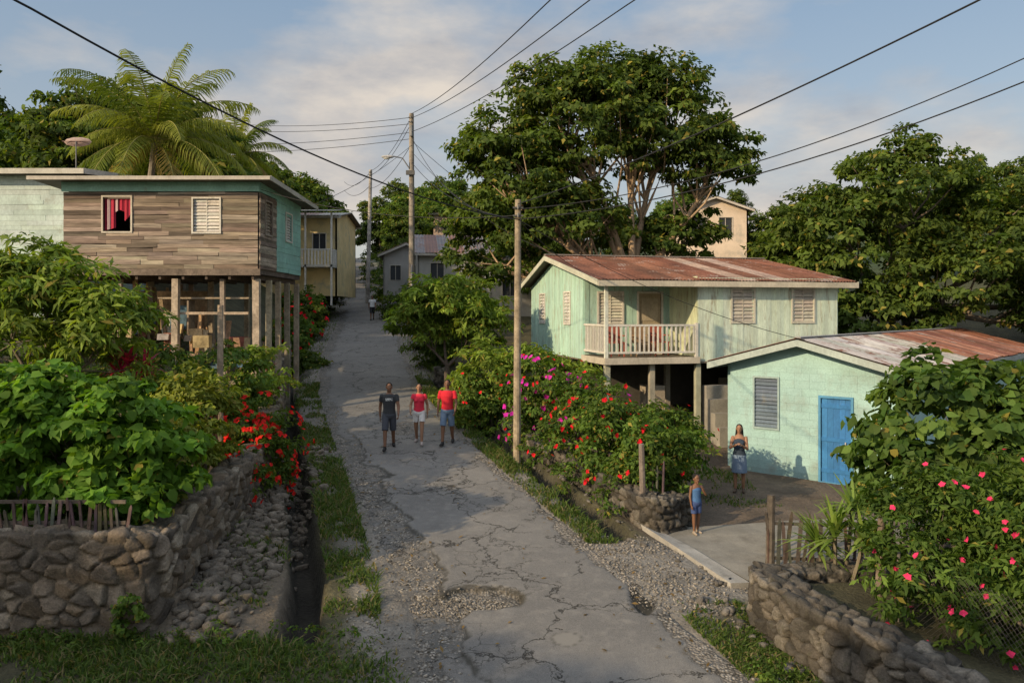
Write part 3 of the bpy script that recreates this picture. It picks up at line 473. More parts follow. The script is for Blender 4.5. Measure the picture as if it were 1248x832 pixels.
# ------------------------------------------------------------------ house parts
def cells(L,Hh,holes,du=None):
    us=sorted({0,L,*[q for ho in holes for q in (max(0,ho[0]),min(L,ho[1]))]}); vs=sorted({0,Hh,*[q for ho in holes for q in (max(0,ho[2]),min(Hh,ho[3]))]}); out=[]
    for i in range(len(us)-1):
        for j in range(len(vs)-1):
            cu=(us[i]+us[i+1])/2; cv=(vs[j]+vs[j+1])/2
            if not any(a<cu<b_ and c<cv<d for a,b_,c,d in holes): out.append((us[i],us[i+1],vs[j],vs[j+1]))
    return out
def solid(bb,O,Ud,Nd,L,Hh,holes,th,col,m=0):
    O,Ud,Nd=Vector(O),Vector(Ud),Vector(Nd)
    for a,b_,c,d in cells(L,Hh,holes): bb.obox(O+Ud*a+Vector((0,0,c))-Nd*th,Ud*(b_-a),Nd*th,(0,0,d-c),col,m)
def boards(bb,O,Ud,Nd,L,Hh,holes,w,horiz,colf,m=0,th=.022,top=None,rough=.012,mx=2.6):
    O,Ud,Nd=Vector(O),Vector(Ud),Vector(Nd); a=0; span=Hh if horiz else L
    while a<span-.02:
        b_=min(span,a+w*R.uniform(.88,1.12)); mid=(a+b_)/2; oth=L if horiz else (Hh if top is None else top(mid))
        cuts=[(0,oth)]
        for ho in holes:
            lo,hi,p0,p1=(ho[2],ho[3],ho[0],ho[1]) if horiz else (ho[0],ho[1],ho[2],ho[3])
            if lo<mid<hi:
                nc=[]
                for c,d in cuts:
                    if p0>c: nc.append((c,min(d,p0)))
                    if p1<d: nc.append((max(c,p1),d))
                cuts=nc
        for c,d in cuts:
            if d-c<.02: continue
            sp=[c]
            if horiz:
                while d-sp[-1]>mx: sp.append(sp[-1]+R.uniform(mx*.4,mx*.95))
            sp.append(d)
            for q in range(len(sp)-1):
                o=R.uniform(0,rough); cc=colf(); g=.004; sk=R.uniform(-1,1)*rough*.8 if horiz else 0
                if horiz: bb.obox(O+Ud*(sp[q]+g/2)+Vector((0,0,a+g/2)),Ud*(sp[q+1]-sp[q]-g)+Vector((0,0,sk)),Nd*(th+o),(0,0,b_-a-g),cc,m)
                else: bb.obox(O+Ud*(a+g/2)+Vector((0,0,sp[q])),Ud*(b_-a-g),Nd*(th+o),(0,0,sp[q+1]-sp[q]),cc,m)
        a=b_
def frame(bb,O,Ud,Nd,a,b_,c,d,w,th,col,m=0):
    O,Ud,Nd=Vector(O),Vector(Ud),Vector(Nd); Zv=Vector((0,0,1))
    for (p,q,r,s) in ((a-w,a,c-w,d+w),(b_,b_+w,c-w,d+w),(a,b_,d,d+w),(a,b_,c-w,c)):
        bb.obox(O+Ud*p+Zv*r,Ud*(q-p),Nd*th,Zv*(s-r),col,m)
def louvre(bb,O,Ud,Nd,a,b_,c,d,col,m=0,n=10,split=True):
    O,Ud,Nd=Vector(O),Vector(Ud),Vector(Nd); Zv=Vector((0,0,1)); hs=(d-c)/n
    segs=[(a,(a+b_)/2-.015),((a+b_)/2+.015,b_)] if split else [(a,b_)]
    if split: bb.obox(O+Ud*((a+b_)/2-.015)+Zv*c,Ud*.03,Nd*.035,Zv*(d-c),col,m)
    for s0,s1 in segs:
        for i in range(n):
            bb.obox(O+Ud*s0+Zv*(c+i*hs+.004)+Nd*.03,Ud*(s1-s0),Nd*-.03+Zv*hs*R.uniform(.7,.92),Nd*.006+Zv*.012,jit(col,.14),m)
def corr(bb,O,Ud,Vd,L,W,col1,col2,p=.5,m=0,pitch=.11,amp=.016,sheet=.8,nv=5):
    O,Ud,Vd=Vector(O),Vector(Ud),Vector(Vd); Nn=Ud.cross(Vd).normalized(); 
    if Nn.z<0: Nn=-Nn
    x=0
    while x<L-.01:
        e=min(L,x+sheet); cc=col2 if R.random()<p else col1; cc=jit(cc,.22); k=max(2,int((e-x)/pitch*6)); lift=R.uniform(0,.01); ex=R.uniform(-.05,.05)
        vs=[]
        for j in range(nv+1):
            for i in range(k+1):
                q=x+(e-x)*i/k; vs.append(O+Ud*q+Vd*((W+ex)*j/nv)+Nn*(amp*math.sin(2*math.pi*q/pitch)+lift))
        bb.add(vs,[(j*(k+1)+i,j*(k+1)+i+1,(j+1)*(k+1)+i+1,(j+1)*(k+1)+i) for j in range(nv) for i in range(k)],cc,m); x=e
    bb.obox(O-Nn*.06,Ud*L,Vd*W,Nn*.035,(.16,.13,.1),1)
WHITE=(.62,.59,.52)
# ---------------- left timber house on stilts
hz=-.8; Hs=empty('timber_stilt_house',(-13.5,24,hz),0)
b1=B(); gw=lambda: jit(R.choice([(.3,.24,.185),(.36,.295,.23),(.24,.185,.14),(.4,.33,.26),(.18,.14,.11)]),.2)
fl=2.1; top=4.42; W1=5.85; D1=4.6
holes=[(1.2,2.03,1.12,2.15),(3.91,4.7,1.1,2.1)]
boards(b1,(0,0,fl),(1,0,0),(0,-1,0),W1,top-fl-.02,holes,.125,True,gw,rough=.022,mx=1.7)
boards(b1,(W1+.03,0,fl),(0,1,0),(1,0,0),1.7,top-fl-.02,[(.5,1.15,1.1,2.1)],.125,True,gw,rough=.02)
b1.obj('plank_walls',M_WOODH,Hs)
b2=B(); tq=(.27,.5,.43)
boards(b2,(W1+.03,1.7,fl),(0,1,0),(1,0,0),D1-1.7,top-fl+.2,[(1.0,1.7,1.1,2.0)],.16,True,lambda:jit(tq,.08))
solid(b2,(0,.1,fl),(1,0,0),(0,-1,0),W1,top-fl,holes,.05,(.12,.1,.08))
solid(b2,(W1-.03,.1,fl),(0,1,0),(1,0,0),D1-.1,top-fl,[(.4,1.05,1.1,2.1),(2.6,3.3,1.1,2.0)],.05,(.12,.1,.08))
solid(b2,(0,D1,fl),(1,0,0),(0,-1,0),W1,top-fl,[],.05,(.2,.3,.27)); solid(b2,(0,.1,fl),(0,1,0),(1,0,0),D1-.1,top-fl,[],.05,(.2,.3,.27))
b2.box(-.05,W1+.06,-.06,.0,top,top+.36,tq); b2.box(W1+.0,W1+.07,.0,D1,top,top+.3,tq)
b2.obj('painted_walls',M_PAINT,Hs)
b3=B(); 
b3.box(-.02,W1+.02,.0,D1,fl-.16,fl-.002,(.13,.1,.08))
b3.box(-.05,W1+.08,-.07,.0,fl-.2,fl-.005,(.2,.155,.12))
for i in range(9): b3.box(i*.7+.05,i*.7+.12,0.0,D1,fl-.32,fl-.17,(.12,.09,.07))
for (x,y,w) in [(.1,.1,.15),(1.5,.3,.13),(3.3,.0,.19),(4.7,.2,.13),(5.75,.1,.2),(5.75,1.2,.16),(5.75,2.3,.16),(5.75,3.4,.16),(5.75,4.5,.16),(.1,4.4,.15),(2,4.4,.15),(4,4.4,.15),(3.6,2.2,.15),(1.6,2.2,.15)]:
    z0=h(-13.5+x,24+y)-hz-.3; b3.obox((x-w/2+.02*R.random(),y,z0),(w,0,0),(0,w,0),(.04*R.uniform(-1,1),0,fl-.3-z0),jit((.4,.33,.24),.2))
b3.obj('stilts_and_floor',M_WOOD,Hs)
b4=B()
for i in range(46):
    x=R.uniform(.3,5.5); y=R.uniform(.6,3.6); z=h(-13.5+x,24+y)-hz; b4.obox((x,y,z),(R.uniform(.05,.2),0,0),(0,.03,0),(R.uniform(-.3,.3),R.uniform(-.1,.1),R.uniform(.9,2.0)),jit(R.choice([(.5,.33,.18),(.36,.25,.15),(.58,.42,.26)]),.3))
for i in range(40):
    x=R.uniform(.3,5.2); y=R.uniform(.1,1.8); z=h(-13.5+x,24+y)-hz+R.choice([0,.3,.75]); s=R.uniform(.2,.5); b4.obox((x,y,z),(s,R.uniform(-.1,.1),0),(0,s*.6,0),(R.uniform(-.05,.05),0,s*R.uniform(.5,1.6)),jit(R.choice([(.5,.36,.2),(.26,.2,.16),(.55,.5,.42),(.42,.16,.11),(.16,.28,.38),(.62,.46,.26)]),.3))
b4.box(.3,3.2,2.9,2.95,.2,1.5,(.5,.36,.22)); b4.box(.3,5.5,.15,.23,.72,.8,(.46,.36,.26)); b4.box(2.6,5.4,.5,1.0,1.2,1.25,(.42,.34,.24)); b4.box(.3,2.4,.2,.26,1.3,1.37,(.42,.34,.24)); b4.box(3.5,3.55,.5,1,.1,1.15,(.3,.24,.18))
b4.obj('stored_timber',M_WOOD,Hs)
b5=B(); frame(b5,(0,-.034,fl),(1,0,0),(0,-1,0),*holes[0],.05,.03,(.5,.45,.37)); frame(b5,(0,-.034,fl),(1,0,0),(0,-1,0),*holes[1],.05,.03,WHITE); louvre(b5,(0,0.03,fl),(1,0,0),(0,-1,0),*holes[1],(.62,.59,.52))
frame(b5,(W1+.065,0,fl),(0,1,0),(1,0,0),.5,1.15,1.1,2.1,.05,.03,(.3,.25,.2)); louvre(b5,(W1,0,fl),(0,1,0),(1,0,0),.5,1.15,1.1,2.1,(.3,.24,.18))
frame(b5,(W1+.065,1.7,fl),(0,1,0),(1,0,0),1.0,1.7,1.1,2.0,.05,.03,WHITE); louvre(b5,(W1,1.7,fl),(0,1,0),(1,0,0),1.0,1.7,1.1,2.0,(.55,.55,.5))
b5.obj('windows',M_PAINT,Hs)
b6=B()
for i in range(20):
    x=1.215+i*.04; zt=fl+2.14
    if 7<i<15: zb=fl+1.78-.02*abs(i-11)
    elif i>=15: zb=fl+1.45+.05*(i-15)
    else: zb=fl+1.16+.01*i
    cc=jit((.42,.03,.06),.3) if i not in (2,3,8,9) else (.5,.36,.36); b6.obox((x,.03+.018*math.sin(i*1.9),zb),(.041,.018*math.cos(i*1.9)*.6,0),(0,.008,0),(0,0,zt-zb),cc)
b6.obj('curtain',M_CLOTH,Hs)
b7=B(); O=(-.75,-.6,top+.36); corr(b7,O,(1,0,0),(0,.996,-.03),W1+1.3,D1+1.1,(.36,.35,.33),(.2,.11,.07),.35)
b7.box(-.75,W1+.55,-.64,-.603,top+.26,top+.37,(.42,.38,.32),1); b7.obox((W1+.55,-.6,top+.24),(.03,0,0),(0,D1+1.1,-.16),(0,0,.14),(.42,.39,.33),1)
b7.obj('roof',[M_METAL,M_PAINT],Hs)
# ---------------- far-left clapboard house
Hs=empty('clapboard_house',(-22,27.5,1.0),0); b=B(); pw=(.44,.53,.49)
boards(b,(0,0,.6),(1,0,0),(0,-1,0),7.0,3.1,[(2.0,2.9,1.2,2.3)],.17,True,lambda:jit(pw,.1),th=.03)
boards(b,(7.03,0,.6),(0,1,0),(1,0,0),5,3.1,[(1.5,2.3,1.2,2.2)],.17,True,lambda:jit(pw,.1),th=.03)
solid(b,(0,.06,-1.5),(1,0,0),(0,-1,0),7,5.2,[],.05,(.3,.36,.35)); solid(b,(6.97,.06,-1.5),(0,1,0),(1,0,0),5,5.2,[],.05,(.3,.36,.35)); solid(b,(0,5.05,-1.5),(1,0,0),(0,-1,0),7,5.2,[],.05,(.3,.36,.35))
louvre(b,(7.03,0,.6),(0,1,0),(1,0,0),1.5,2.3,1.2,2.2,(.5,.5,.48)); b.obj('clapboard_walls',M_PAINT,Hs)
b=B(); corr(b,(-.5,-.5,3.85),(1,0,0),(0,1,.1),8.0,6,(.4,.38,.35),(.2,.12,.08),.3); b.box(-.5,7.5,-.55,-.505,3.68,3.86,(.45,.43,.37),1); b.obox((7.5,-.5,3.68),(.04,0,0),(0,6,.6),(0,0,.18),(.5,.48,.42),1); b.obj('roof',[M_METAL,M_PAINT],Hs)
b=B(); b.tube([(0,0,-.2),(0,0,1.1)],.02,6,(.2,.2,.2))
for i in range(10):
    a0,a1=i*.6283,(i+1)*.6283
    for r0,r1,z0,z1 in ((0,.25,1.0,1.03),(.25,.5,1.03,1.12)): b.add([(r0*math.cos(a0),z0-1.0,1.1+r0*math.sin(a0)*.35),(r1*math.cos(a0),z1-1,1.1+r1*math.sin(a0)*.35),(r1*math.cos(a1),z1-1,1.1+r1*math.sin(a1)*.35),(r0*math.cos(a1),z0-1,1.1+r0*math.sin(a1)*.35)],[(0,1,2,3)],(.38,.28,.24))
b.tube([(-.5,0,1.1),(.5,0,1.1)],.015,5,(.2,.12,.1)); o=b.obj('satellite_dish',M_CONC); o.location=(-15.6,28.5,5.0)
# ---------------- mint green house
Hs=empty('green_house',(2.84,24.06,-3.7),math.radians(14)); mg=(.41,.6,.5); mg2=(.58,.68,.55); fl=2.31; tp=4.62; D=8.4; L=8.0
rz=lambda y: 4.62+ (y/5.2)*1.0 if y<5.2 else 5.62-(y-5.2)/3.2*.9
b=B(); wh=[(4.2-3.03,4.95-3.03,1.08,2.1),(6.35-3.03,7.1-3.03,1.08,2.1)]
boards(b,(3.03,0,fl-.15),(1,0,0),(0,-1,0),L-3.03,tp-fl+.3,[(a,c,d+.15,e+.15) for a,c,d,e in wh],.17,False,lambda:jit(mg2,.08))
boards(b,(0,2.0,fl-.15),(0,1,0),(-1,0,0),D-2,3.3,[(1.35,2.0,1.15,2.2),(4.4,5.1,1.15,2.2)],.17,False,lambda:jit(mg,.08),top=lambda q: rz(q+2.0)-fl+.12)
boards(b,(0,2.0,fl),(1,0,0),(0,-1,0),3.03,2.6,[(.5,1.3,1.0,2.0),(1.9,2.7,0,2.0)],.17,False,lambda:jit(mg,.05))
boards(b,(3.03,2,fl),(0,-1,0),(-1,0,0),2,2.5,[],.17,False,lambda:jit((.55,.6,.4),.05))
boards(b,(L,0,fl-.15),(0,1,0),(1,0,0),D,3.3,[],.17,False,lambda:jit(mg,.05),top=lambda q: rz(q)-fl+.12)
b.obj('board_walls',M_PAINTV,Hs)
b=B(); solid(b,(3.03,.06,fl),(1,0,0),(0,-1,0),L-3.03,tp-fl,wh,.04,(.15,.14,.12)); solid(b,(.06,2,fl),(0,1,0),(-1,0,0),D-2,tp-fl,[(1.35,2.0,1,2.05),(4.4,5.1,1,2.05)],.04,(.15,.14,.12)); solid(b,(0,D,fl),(1,0,0),(0,1,0),L,tp-fl,[],.04,mg); solid(b,(0.02,2.08,fl),(1,0,0),(0,-1,0),3.0,tp-fl,[(.5,1.3,1.0,2.0),(1.9,2.7,0,2.0)],.05,(.15,.14,.12))
b.obj('inner_walls',M_DARK,Hs)
b=B()
for a,c,d,e in wh:
    frame(b,(3.03,-.036,fl),(1,0,0),(0,-1,0),a,c,d,e,.055,.03,(.55,.52,.42)); louvre(b,(3.03,-.01,fl),(1,0,0),(0,-1,0),a,c,d,e,(.46,.42,.35),n=9)
for a,c in ((1.35,2.0),(4.4,5.1)):
    frame(b,(-.036,2,fl-.15),(0,1,0),(-1,0,0),a,c,1.15,2.2,.055,.03,WHITE); louvre(b,(-.01,2,fl-.15),(0,1,0),(-1,0,0),a,c,1.15,2.2,(.5,.49,.44),n=9)
frame(b,(0,1.964,fl),(1,0,0),(0,-1,0),.5,1.3,1.0,2.0,.07,.03,WHITE); louvre(b,(0,1.99,fl),(1,0,0),(0,-1,0),.5,1.3,1.0,2.0,(.6,.58,.5))
frame(b,(0,1.964,fl),(1,0,0),(0,-1,0),1.9,2.7,.0,2.0,.07,.03,WHITE); b.box(1.9,2.7,2.0,2.03,fl,fl+2,(.4,.33,.22))
b.box(2.0,2.6,1.985,2.0,fl+1.1,fl+1.85,(.45,.38,.27)); b.box(2.0,2.6,1.985,2.0,fl+.2,fl+.95,(.45,.38,.27))
b.obj('windows_and_door',M_PAINT,Hs)
b=B(); fc=(.5,.45,.36)
b.box(-.0,L,-.05,D,fl-.2,fl-.155,(.2,.16,.12)); b.box(-.06,3.0,-.1,2.0,fl-.154,fl-.02,(.25,.2,.15)); b.box(-.08,3.05,-.13,-.1,fl-.2,fl,fc); b.box(-.1,-.07,-.1,2.0,fl-.2,fl,fc)
b.box(-.05,.05,-.06,.04,fl-.02,tp-.02,(.62,.64,.56)); b.box(2.93,3.02,-.06,.03,fl-.02,fl+1.05,WHITE)
for z in (.12,.95): 
    b.box(.05,2.93,-.05,.01,fl+z,fl+z+.06,WHITE); b.box(-.03,.03,.04,1.97,fl+z,fl+z+.06,WHITE)
for i in range(19): x=.16+i*.15; b.box(x,x+.05,-.035,-.005,fl+.18,fl+.95,jit(WHITE,.1))
for i in range(12): y=.14+i*.15; b.box(-.012,.018,y,y+.05,fl+.18,fl+.95,jit(WHITE,.1))
b.obj('porch_railing',M_PAINT,Hs)
b=B()
for (x,y) in [(.0,.0),(1.5,.1),(3.0,0),(4.6,.1),(6.2,.1),(7.8,.1),(0,2.2),(0,4.2),(0,6.2),(0,8.2),(3,2.2),(3,5),(6,5),(7.8,3),(7.8,6)]: b.box(x-.02,x+.14,y,y+.16,-1.2,fl-.2,jit((.38,.36,.28),.15))
b.box(.3,7.9,4.0,4.1,-1,fl-.2,(.1,.09,.075)); b.box(1.7,2.3,.8,1.4,-1,1.35,(.4,.34,.26)); b.box(4.6,7.8,1.5,1.6,-1,1.5,(.14,.12,.095))
for i in range(4): b.box(3.3,4.2,-.9+i*.28,-.62+i*.28,-1,.2+i*.4,(.3,.28,.24))
b.obj('stilts',M_CONC,Hs)
b=B()
for (cx_,cy_,r) in ((.7,1.0,(.36,.1,.07)),(2.3,1.2,(.36,.1,.07)),(1.5,.9,(.3,.2,.12))):
    b.box(cx_-.25,cx_+.25,cy_-.22,cy_+.25,fl+.4,fl+.44,r); b.obox((cx_-.25,cy_+.22,fl+.44),(.5,0,0),(0,.04,0),(0,.08,.5),r)
    for dx in (-.24,.2):
        for dy in (-.2,.2): b.box(cx_+dx,cx_+dx+.04,cy_+dy,cy_+dy+.04,fl-.02,fl+.4,r)
        b.box(cx_+dx,cx_+dx+.04,cy_-.2,cy_+.22,fl+.62,fl+.66,r)
b.obj('porch_chairs',M_PAINT,Hs)
b=B(); ov=.4
ridge=(-ov,5.2,5.75); v=Vector((0,-(5.2+ov),-1.08)); corr(b,ridge,(1,0,0),v.normalized(),L+.9,v.length,(.3,.22,.18),(.18,.075,.045),.62,nv=6,sheet=.66)
v2=Vector((0,3.2+ov,-1.0)); corr(b,ridge,(1,0,0),v2.normalized(),L+.9,v2.length,(.3,.27,.24),(.18,.1,.07),.5)
e=Vector(ridge)+v; b.obox(e+Vector((0,-.03,-.2)),(L+.9,0,0),(0,.03,0),(0,0,.17),(.5,.45,.35),1)
for x in (-ov-.03,L+.5): b.obox(Vector((x,5.2,5.57)),(.03,0,0),v,(0,0,.17),(.5,.5,.4),1); b.obox(Vector((x,5.2,5.57)),(.03,0,0),v2,(0,0,.17),(.5,.5,.4),1)
b.obox(Vector(ridge)+Vector((0,-.12,.02)),(L+.9,0,0),(0,.24,0),(0,0,.03),(.3,.26,.23),1)
b.obj('roof',[M_RUST,M_PAINT],Hs)
# ---------------- aqua block house
Hs=empty('aqua_block_house',(6.06,22.1,-4.4),-math.radians(41.3)); aq=(.34,.52,.5); W=4.5; LL=17
b=B(); hl=[(.72,1.36,1.3,2.62),(2.5,3.25,0.05,2.2)]
ys=0
while ys<2.95:
    xs=-(.2 if int(ys/.2)%2 else 0)
    while xs<W:
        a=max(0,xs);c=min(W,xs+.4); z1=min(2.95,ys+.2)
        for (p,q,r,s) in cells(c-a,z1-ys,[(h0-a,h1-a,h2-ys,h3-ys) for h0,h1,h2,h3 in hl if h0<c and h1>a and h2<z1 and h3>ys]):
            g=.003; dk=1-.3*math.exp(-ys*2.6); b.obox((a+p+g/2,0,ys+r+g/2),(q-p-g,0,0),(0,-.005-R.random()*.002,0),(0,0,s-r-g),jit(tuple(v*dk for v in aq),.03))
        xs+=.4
    ys+=.2
solid(b,(0,.15,-.4),(1,0,0),(0,-1,0),W,3.35,[(a,c,d+.4,e+.4) for a,c,d,e in hl],.15,(.3,.46,.44))
solid(b,(0,.15,-.4),(0,1,0),(-1,0,0),LL,3.35,[],-.15,aq); solid(b,(W,.15,-.4),(0,1,0),(1,0,0),LL,3.35,[],.15,aq)
b.add([(0,-.005,2.95),(W,-.005,2.95),(W,-.005,3.0),(2.05,-.005,3.6),(0,-.005,3.0)],[(0,1,2,3,4)],aq)
b.obj('block_walls',M_PLASTER,Hs)
b=B(); frame(b,(0,-.014,0),(1,0,0),(0,-1,0),*hl[0],.05,.03,(.3,.4,.4)); louvre(b,(0,.03,0),(1,0,0),(0,-1,0),*hl[0],(.11,.15,.2),n=13,split=False); b.box(.72,1.36,.05,.07,1.3,2.62,(.04,.05,.06))
frame(b,(0,-.014,0),(1,0,0),(0,-1,0),2.5,3.25,.07,2.2,.06,.03,(.08,.25,.42))
for i in range(5): b.box(2.505+i*.148,2.505+i*.148+.144,.02,.05,.05,2.2,jit((.035,.17,.4),.1))
b.box(2.5,3.25,.0,.02,.3,.4,(.03,.16,.38)); b.box(2.5,3.25,.0,.02,1.1,1.2,(.03,.16,.38)); b.box(2.5,3.25,.0,.02,1.95,2.05,(.03,.16,.38)); b.box(3.1,3.13,-.03,0,1.0,1.12,(.4,.4,.4))
b.obj('window_and_door',M_PAINT,Hs)
b=B(); rd=(2.05,-.45,3.72)
vR=Vector((2.9,0,-.78)); vL=Vector((-2.5,0,-.68))
corr(b,rd,(0,1,0),vR.normalized(),6.6,vR.length,(.38,.37,.35),(.33,.3,.27),.3,m=0); corr(b,(2.05,6.15,3.73),(0,1,0),vR.normalized(),LL-6,vR.length,(.27,.13,.085),(.2,.08,.05),.5,m=2)
corr(b,rd,(0,1,0),vL.normalized(),LL+.6,vL.length,(.38,.37,.36),(.2,.11,.08),.3,m=0)
for v in (vR,vL): b.obox(Vector(rd)+Vector((0,-.035,-.2)),v,(0,.03,0),(0,0,.17),(.36,.42,.39),1)
b.obox(Vector(rd)+vL+Vector((-.03,0,-.2)),(.03,0,0),(0,LL,0),(0,0,.17),(.34,.38,.36),1); b.obox(Vector(rd)+vR+Vector((0,0,-.2)),(.03,0,0),(0,LL,0),(0,0,.17),(.34,.38,.36),1)
b.box(1.95,2.15,-.45,LL,3.735,3.76,(.36,.35,.33),1)
b.obj('roof',[M_METAL,M_PAINT,M_RUST],Hs)
# ---------------- minor houses
def simple_house(name,loc,rz,w,d,z0,z1,wall,roofc,gable=.8,ridge_x=True,wins=(),rust=.4,mat=M_PLASTER,ov=.35,rail=None,trim=WHITE):
    e=empty(name,loc,rz); b=B()
    solid(b,(0,0,z0),(1,0,0),(0,-1,0),w,z1-z0,[(a,c,q-z0,r-z0) for a,c,q,r in wins],.1,wall); solid(b,(w,0,z0),(0,1,0),(1,0,0),d,z1-z0,[],.1,wall); solid(b,(0,0,z0),(0,1,0),(-1,0,0),d,z1-z0,[],.1,wall); solid(b,(0,d,z0),(1,0,0),(0,1,0),w,z1-z0,[],.1,wall)
    if ridge_x:
        for x in (.0,w): b.add([(x,0,z1),(x,d,z1),(x,d/2,z1+gable)],[(0,1,2)],wall)
    else:
        for y in (0.0,d): b.add([(0,y,z1),(w,y,z1),(w/2,y,z1+gable)],[(0,1,2)],wall)
    b.obj('walls',mat,e); b=B()
    for a,c,q,r in wins: frame(b,(0,0,0),(1,0,0),(0,-1,0),a,c,q,r,.05,.03,trim); b.box(a,c,.06,.08,q,r,(.03,.035,.04)); b.box((a+c)/2-.02,(a+c)/2+.02,.03,.06,q,r,trim)
    b.obj('windows',M_PAINT,e); b=B()
    if ridge_x:
        for sg in (-1,1):
            v=Vector((0,sg*(d/2+ov),-gable*(d/2+ov)/(d/2))); corr(b,(-ov,d/2,z1+gable+.08),(1,0,0),v.normalized(),w+2*ov,v.length,roofc,(.2,.1,.07),rust,pitch=.2,nv=2)
            b.obox(Vector((-ov,d/2,z1+gable+.08))+v+Vector((0,0,-.17)),(w+2*ov,0,0),(0,sg*.03,0),(0,0,.15),trim,1)
    else:
        for sg in (-1,1):
            v=Vector((sg*(w/2+ov),0,-gable*(w/2+ov)/(w/2))); corr(b,(w/2,-ov,z1+gable+.08),(0,1,0),v.normalized(),d+2*ov,v.length,roofc,(.2,.1,.07),rust,pitch=.2,nv=2)
            b.obox(Vector((w/2,-ov-.03,z1+gable-.1)),v,(0,.03,0),(0,0,.15),trim,1)
    b.obj('roof',[M_METAL,M_PAINT],e)
    if rail:
        x0,x1,zf=rail; b=B(); b.box(x0,x1,-1.3,-.0,zf-.15,zf,(.5,.47,.4))
        for x in (x0,(x0+x1)/2,x1-.1): b.box(x,x+.1,-1.3,-1.2,zf-2.5,z1+.1,WHITE)
        b.box(x0,x1,-1.27,-1.22,zf+.9,zf+.97,WHITE); 
        k=int((x1-x0)/.2)
        for i in range(k): b.box(x0+.1+i*.2,x0+.2+i*.2,-1.26,-1.23,zf,zf+.9,WHITE)
        b.box(x1-.04,x1+.0,-1.25,0,zf+.9,zf+.97,WHITE)
        for i in range(6): b.box(x1-.03,x1,-1.1+i*.2,-1.03+i*.2,zf,zf+.9,WHITE)
        b.obox((x0-.3,-1.7,z1+.12),(x1-x0+.6,0,0),(0,1.8,.25),(0,0,.05),(.4,.38,.35)); b.obj('balcony',M_PAINT,e)
    return e
TR=(.35,.33,.29)
simple_house('yellow_house',(-16,50,2.0),0,5.0,6,-1,4.0,(.7,.55,.27),(.3,.28,.26),.5,True,[(3.5,4.3,1.9,2.9)],rail=(1.6,5.0,.9))
simple_house('grey_house',(-8.9,55,0),.1,3.2,5,-1,4.0,(.3,.29,.27),(.13,.12,.12),.7,False,[(.5,1.2,2.2,3.2),(1.9,2.6,2.2,3.2)],trim=TR)
simple_house('grey_house',(-5.8,49,0),.15,4.6,5,-2,3.7,(.3,.3,.28),(.15,.14,.14),1.2,True,[(.8,1.6,2.0,3.0)],trim=TR)
simple_house('concrete_house',(-7.2,72,3),0,4,5,-1,5.9,(.42,.32,.26),(.3,.27,.25),.6,True,[(1,2,3.5,4.7),(2.6,3.4,3.5,4.7)],trim=TR)
simple_house('concrete_house',(11.7,55,1.3),0,4.6,6,-1,5.8,(.68,.55,.42),(.3,.22,.17),.8,False,[(.7,1.7,3.9,5.2),(2.6,3.5,3.9,5.2)],trim=(.5,.45,.38))
simple_house('concrete_house',(-1.2,44,-1),-.1,4.2,5,-2,3.4,(.42,.39,.33),(.25,.2,.17),.8,True,[(.7,1.5,1.9,2.9),(2.6,3.4,1.9,2.9)],trim=TR)
# ------------------------------------------------------------------ fences
def pickets(name,p0,p1,n,hmin,hmax,w,col,rails=(.25,.75),lean=.08,zf=None,seed=0):
    rr=random.Random(seed); b=B(); p0=Vector(p0);p1=Vector(p1); d=(p1-p0).normalized(); nn=Vector((-d.y,d.x,0))
    for i in range(n):
        p=p0.lerp(p1,(i+rr.uniform(-.2,.2))/max(1,n-1)); z=(h(p.x,p.y) if zf is None else zf)-.05; H_=rr.uniform(hmin,hmax); l=rr.uniform(-lean,lean); ww=w*rr.uniform(.7,1.2); c=tuple(v*rr.uniform(.7,1.25) for v in col)
        t=d*l; O=Vector((p.x,p.y,z))
        r0=[O-d*ww/2-nn*.01,O+d*ww/2-nn*.01,O+d*ww/2+nn*.012,O-d*ww/2+nn*.012]; up=Vector((0,0,H_))+t
        r1=[q+up*.9 for q in r0]; r2=[O+up+(q-O)*.35 for q in r0]; b.loft([r0,r1,r2],c)
    for r in rails:
        z0=(h(p0.x,p0.y) if zf is None else zf)+hmax*r; z1=(h(p1.x,p1.y) if zf is None else zf)+hmax*r
        b.obox(Vector((p0.x,p0.y,z0))+nn*.015,Vector((p1.x-p0.x,p1.y-p0.y,z1-z0)),nn*.025,(0,0,.05),col)
    return b.obj(name,M_WOOD)
pickets('picket_fence',(-12,11.42,0),(-5.55,11.42,0),75,.36,.6,.045,(.13,.105,.08),zf=-3.2,seed=1)
pickets('picket_fence',(4.35,13.25,0),(6.8,13.0,0),34,.85,1.15,.06,(.09,.078,.065),seed=2,lean=.16)
pickets('picket_fence',(4.28,13.3,0),(4.75,14.6,0),7,.7,1.0,.06,(.09,.075,.06),seed=3,lean=.1)
pickets('cane_fence',(-5.4,15.0,0),(-5.75,18.6,0),80,.7,1.15,.03,(.26,.19,.12),seed=4,lean=.14)
pickets('picket_fence',(1.2,19.6,0),(3.0,16.0,0),26,1.0,1.4,.05,(.12,.1,.08),seed=5)
def post(name,x,y,z0,z1,r,col,lean=0):
    b=B(); k=8; b.tube([(x+lean*i/k,y,z0+(z1-z0)*i/k) for i in range(k+1)],[r*(1.1-.2*i/k)*R.uniform(.94,1.05) for i in range(k+1)],8,col,0,True); return b.obj(name,M_WOOD)
post('gate_post',4.3,13.3,-4.6,-3.05,.075,(.12,.1,.08),.03)
post('fence_post',2.6,15.7,-4.4,-2.6,.06,(.22,.18,.15),-.05)
post('fence_post',-6.35,17.3,-3.0,.15,.07,(.4,.31,.22),.02)
post('fence_post',-6.1,16.4,-3.1,-1.4,.05,(.38,.17,.1),.0)
post('fence_post',5.15,11.2,-4.1,-2.9,.05,(.18,.14,.11),.04)
b=B()
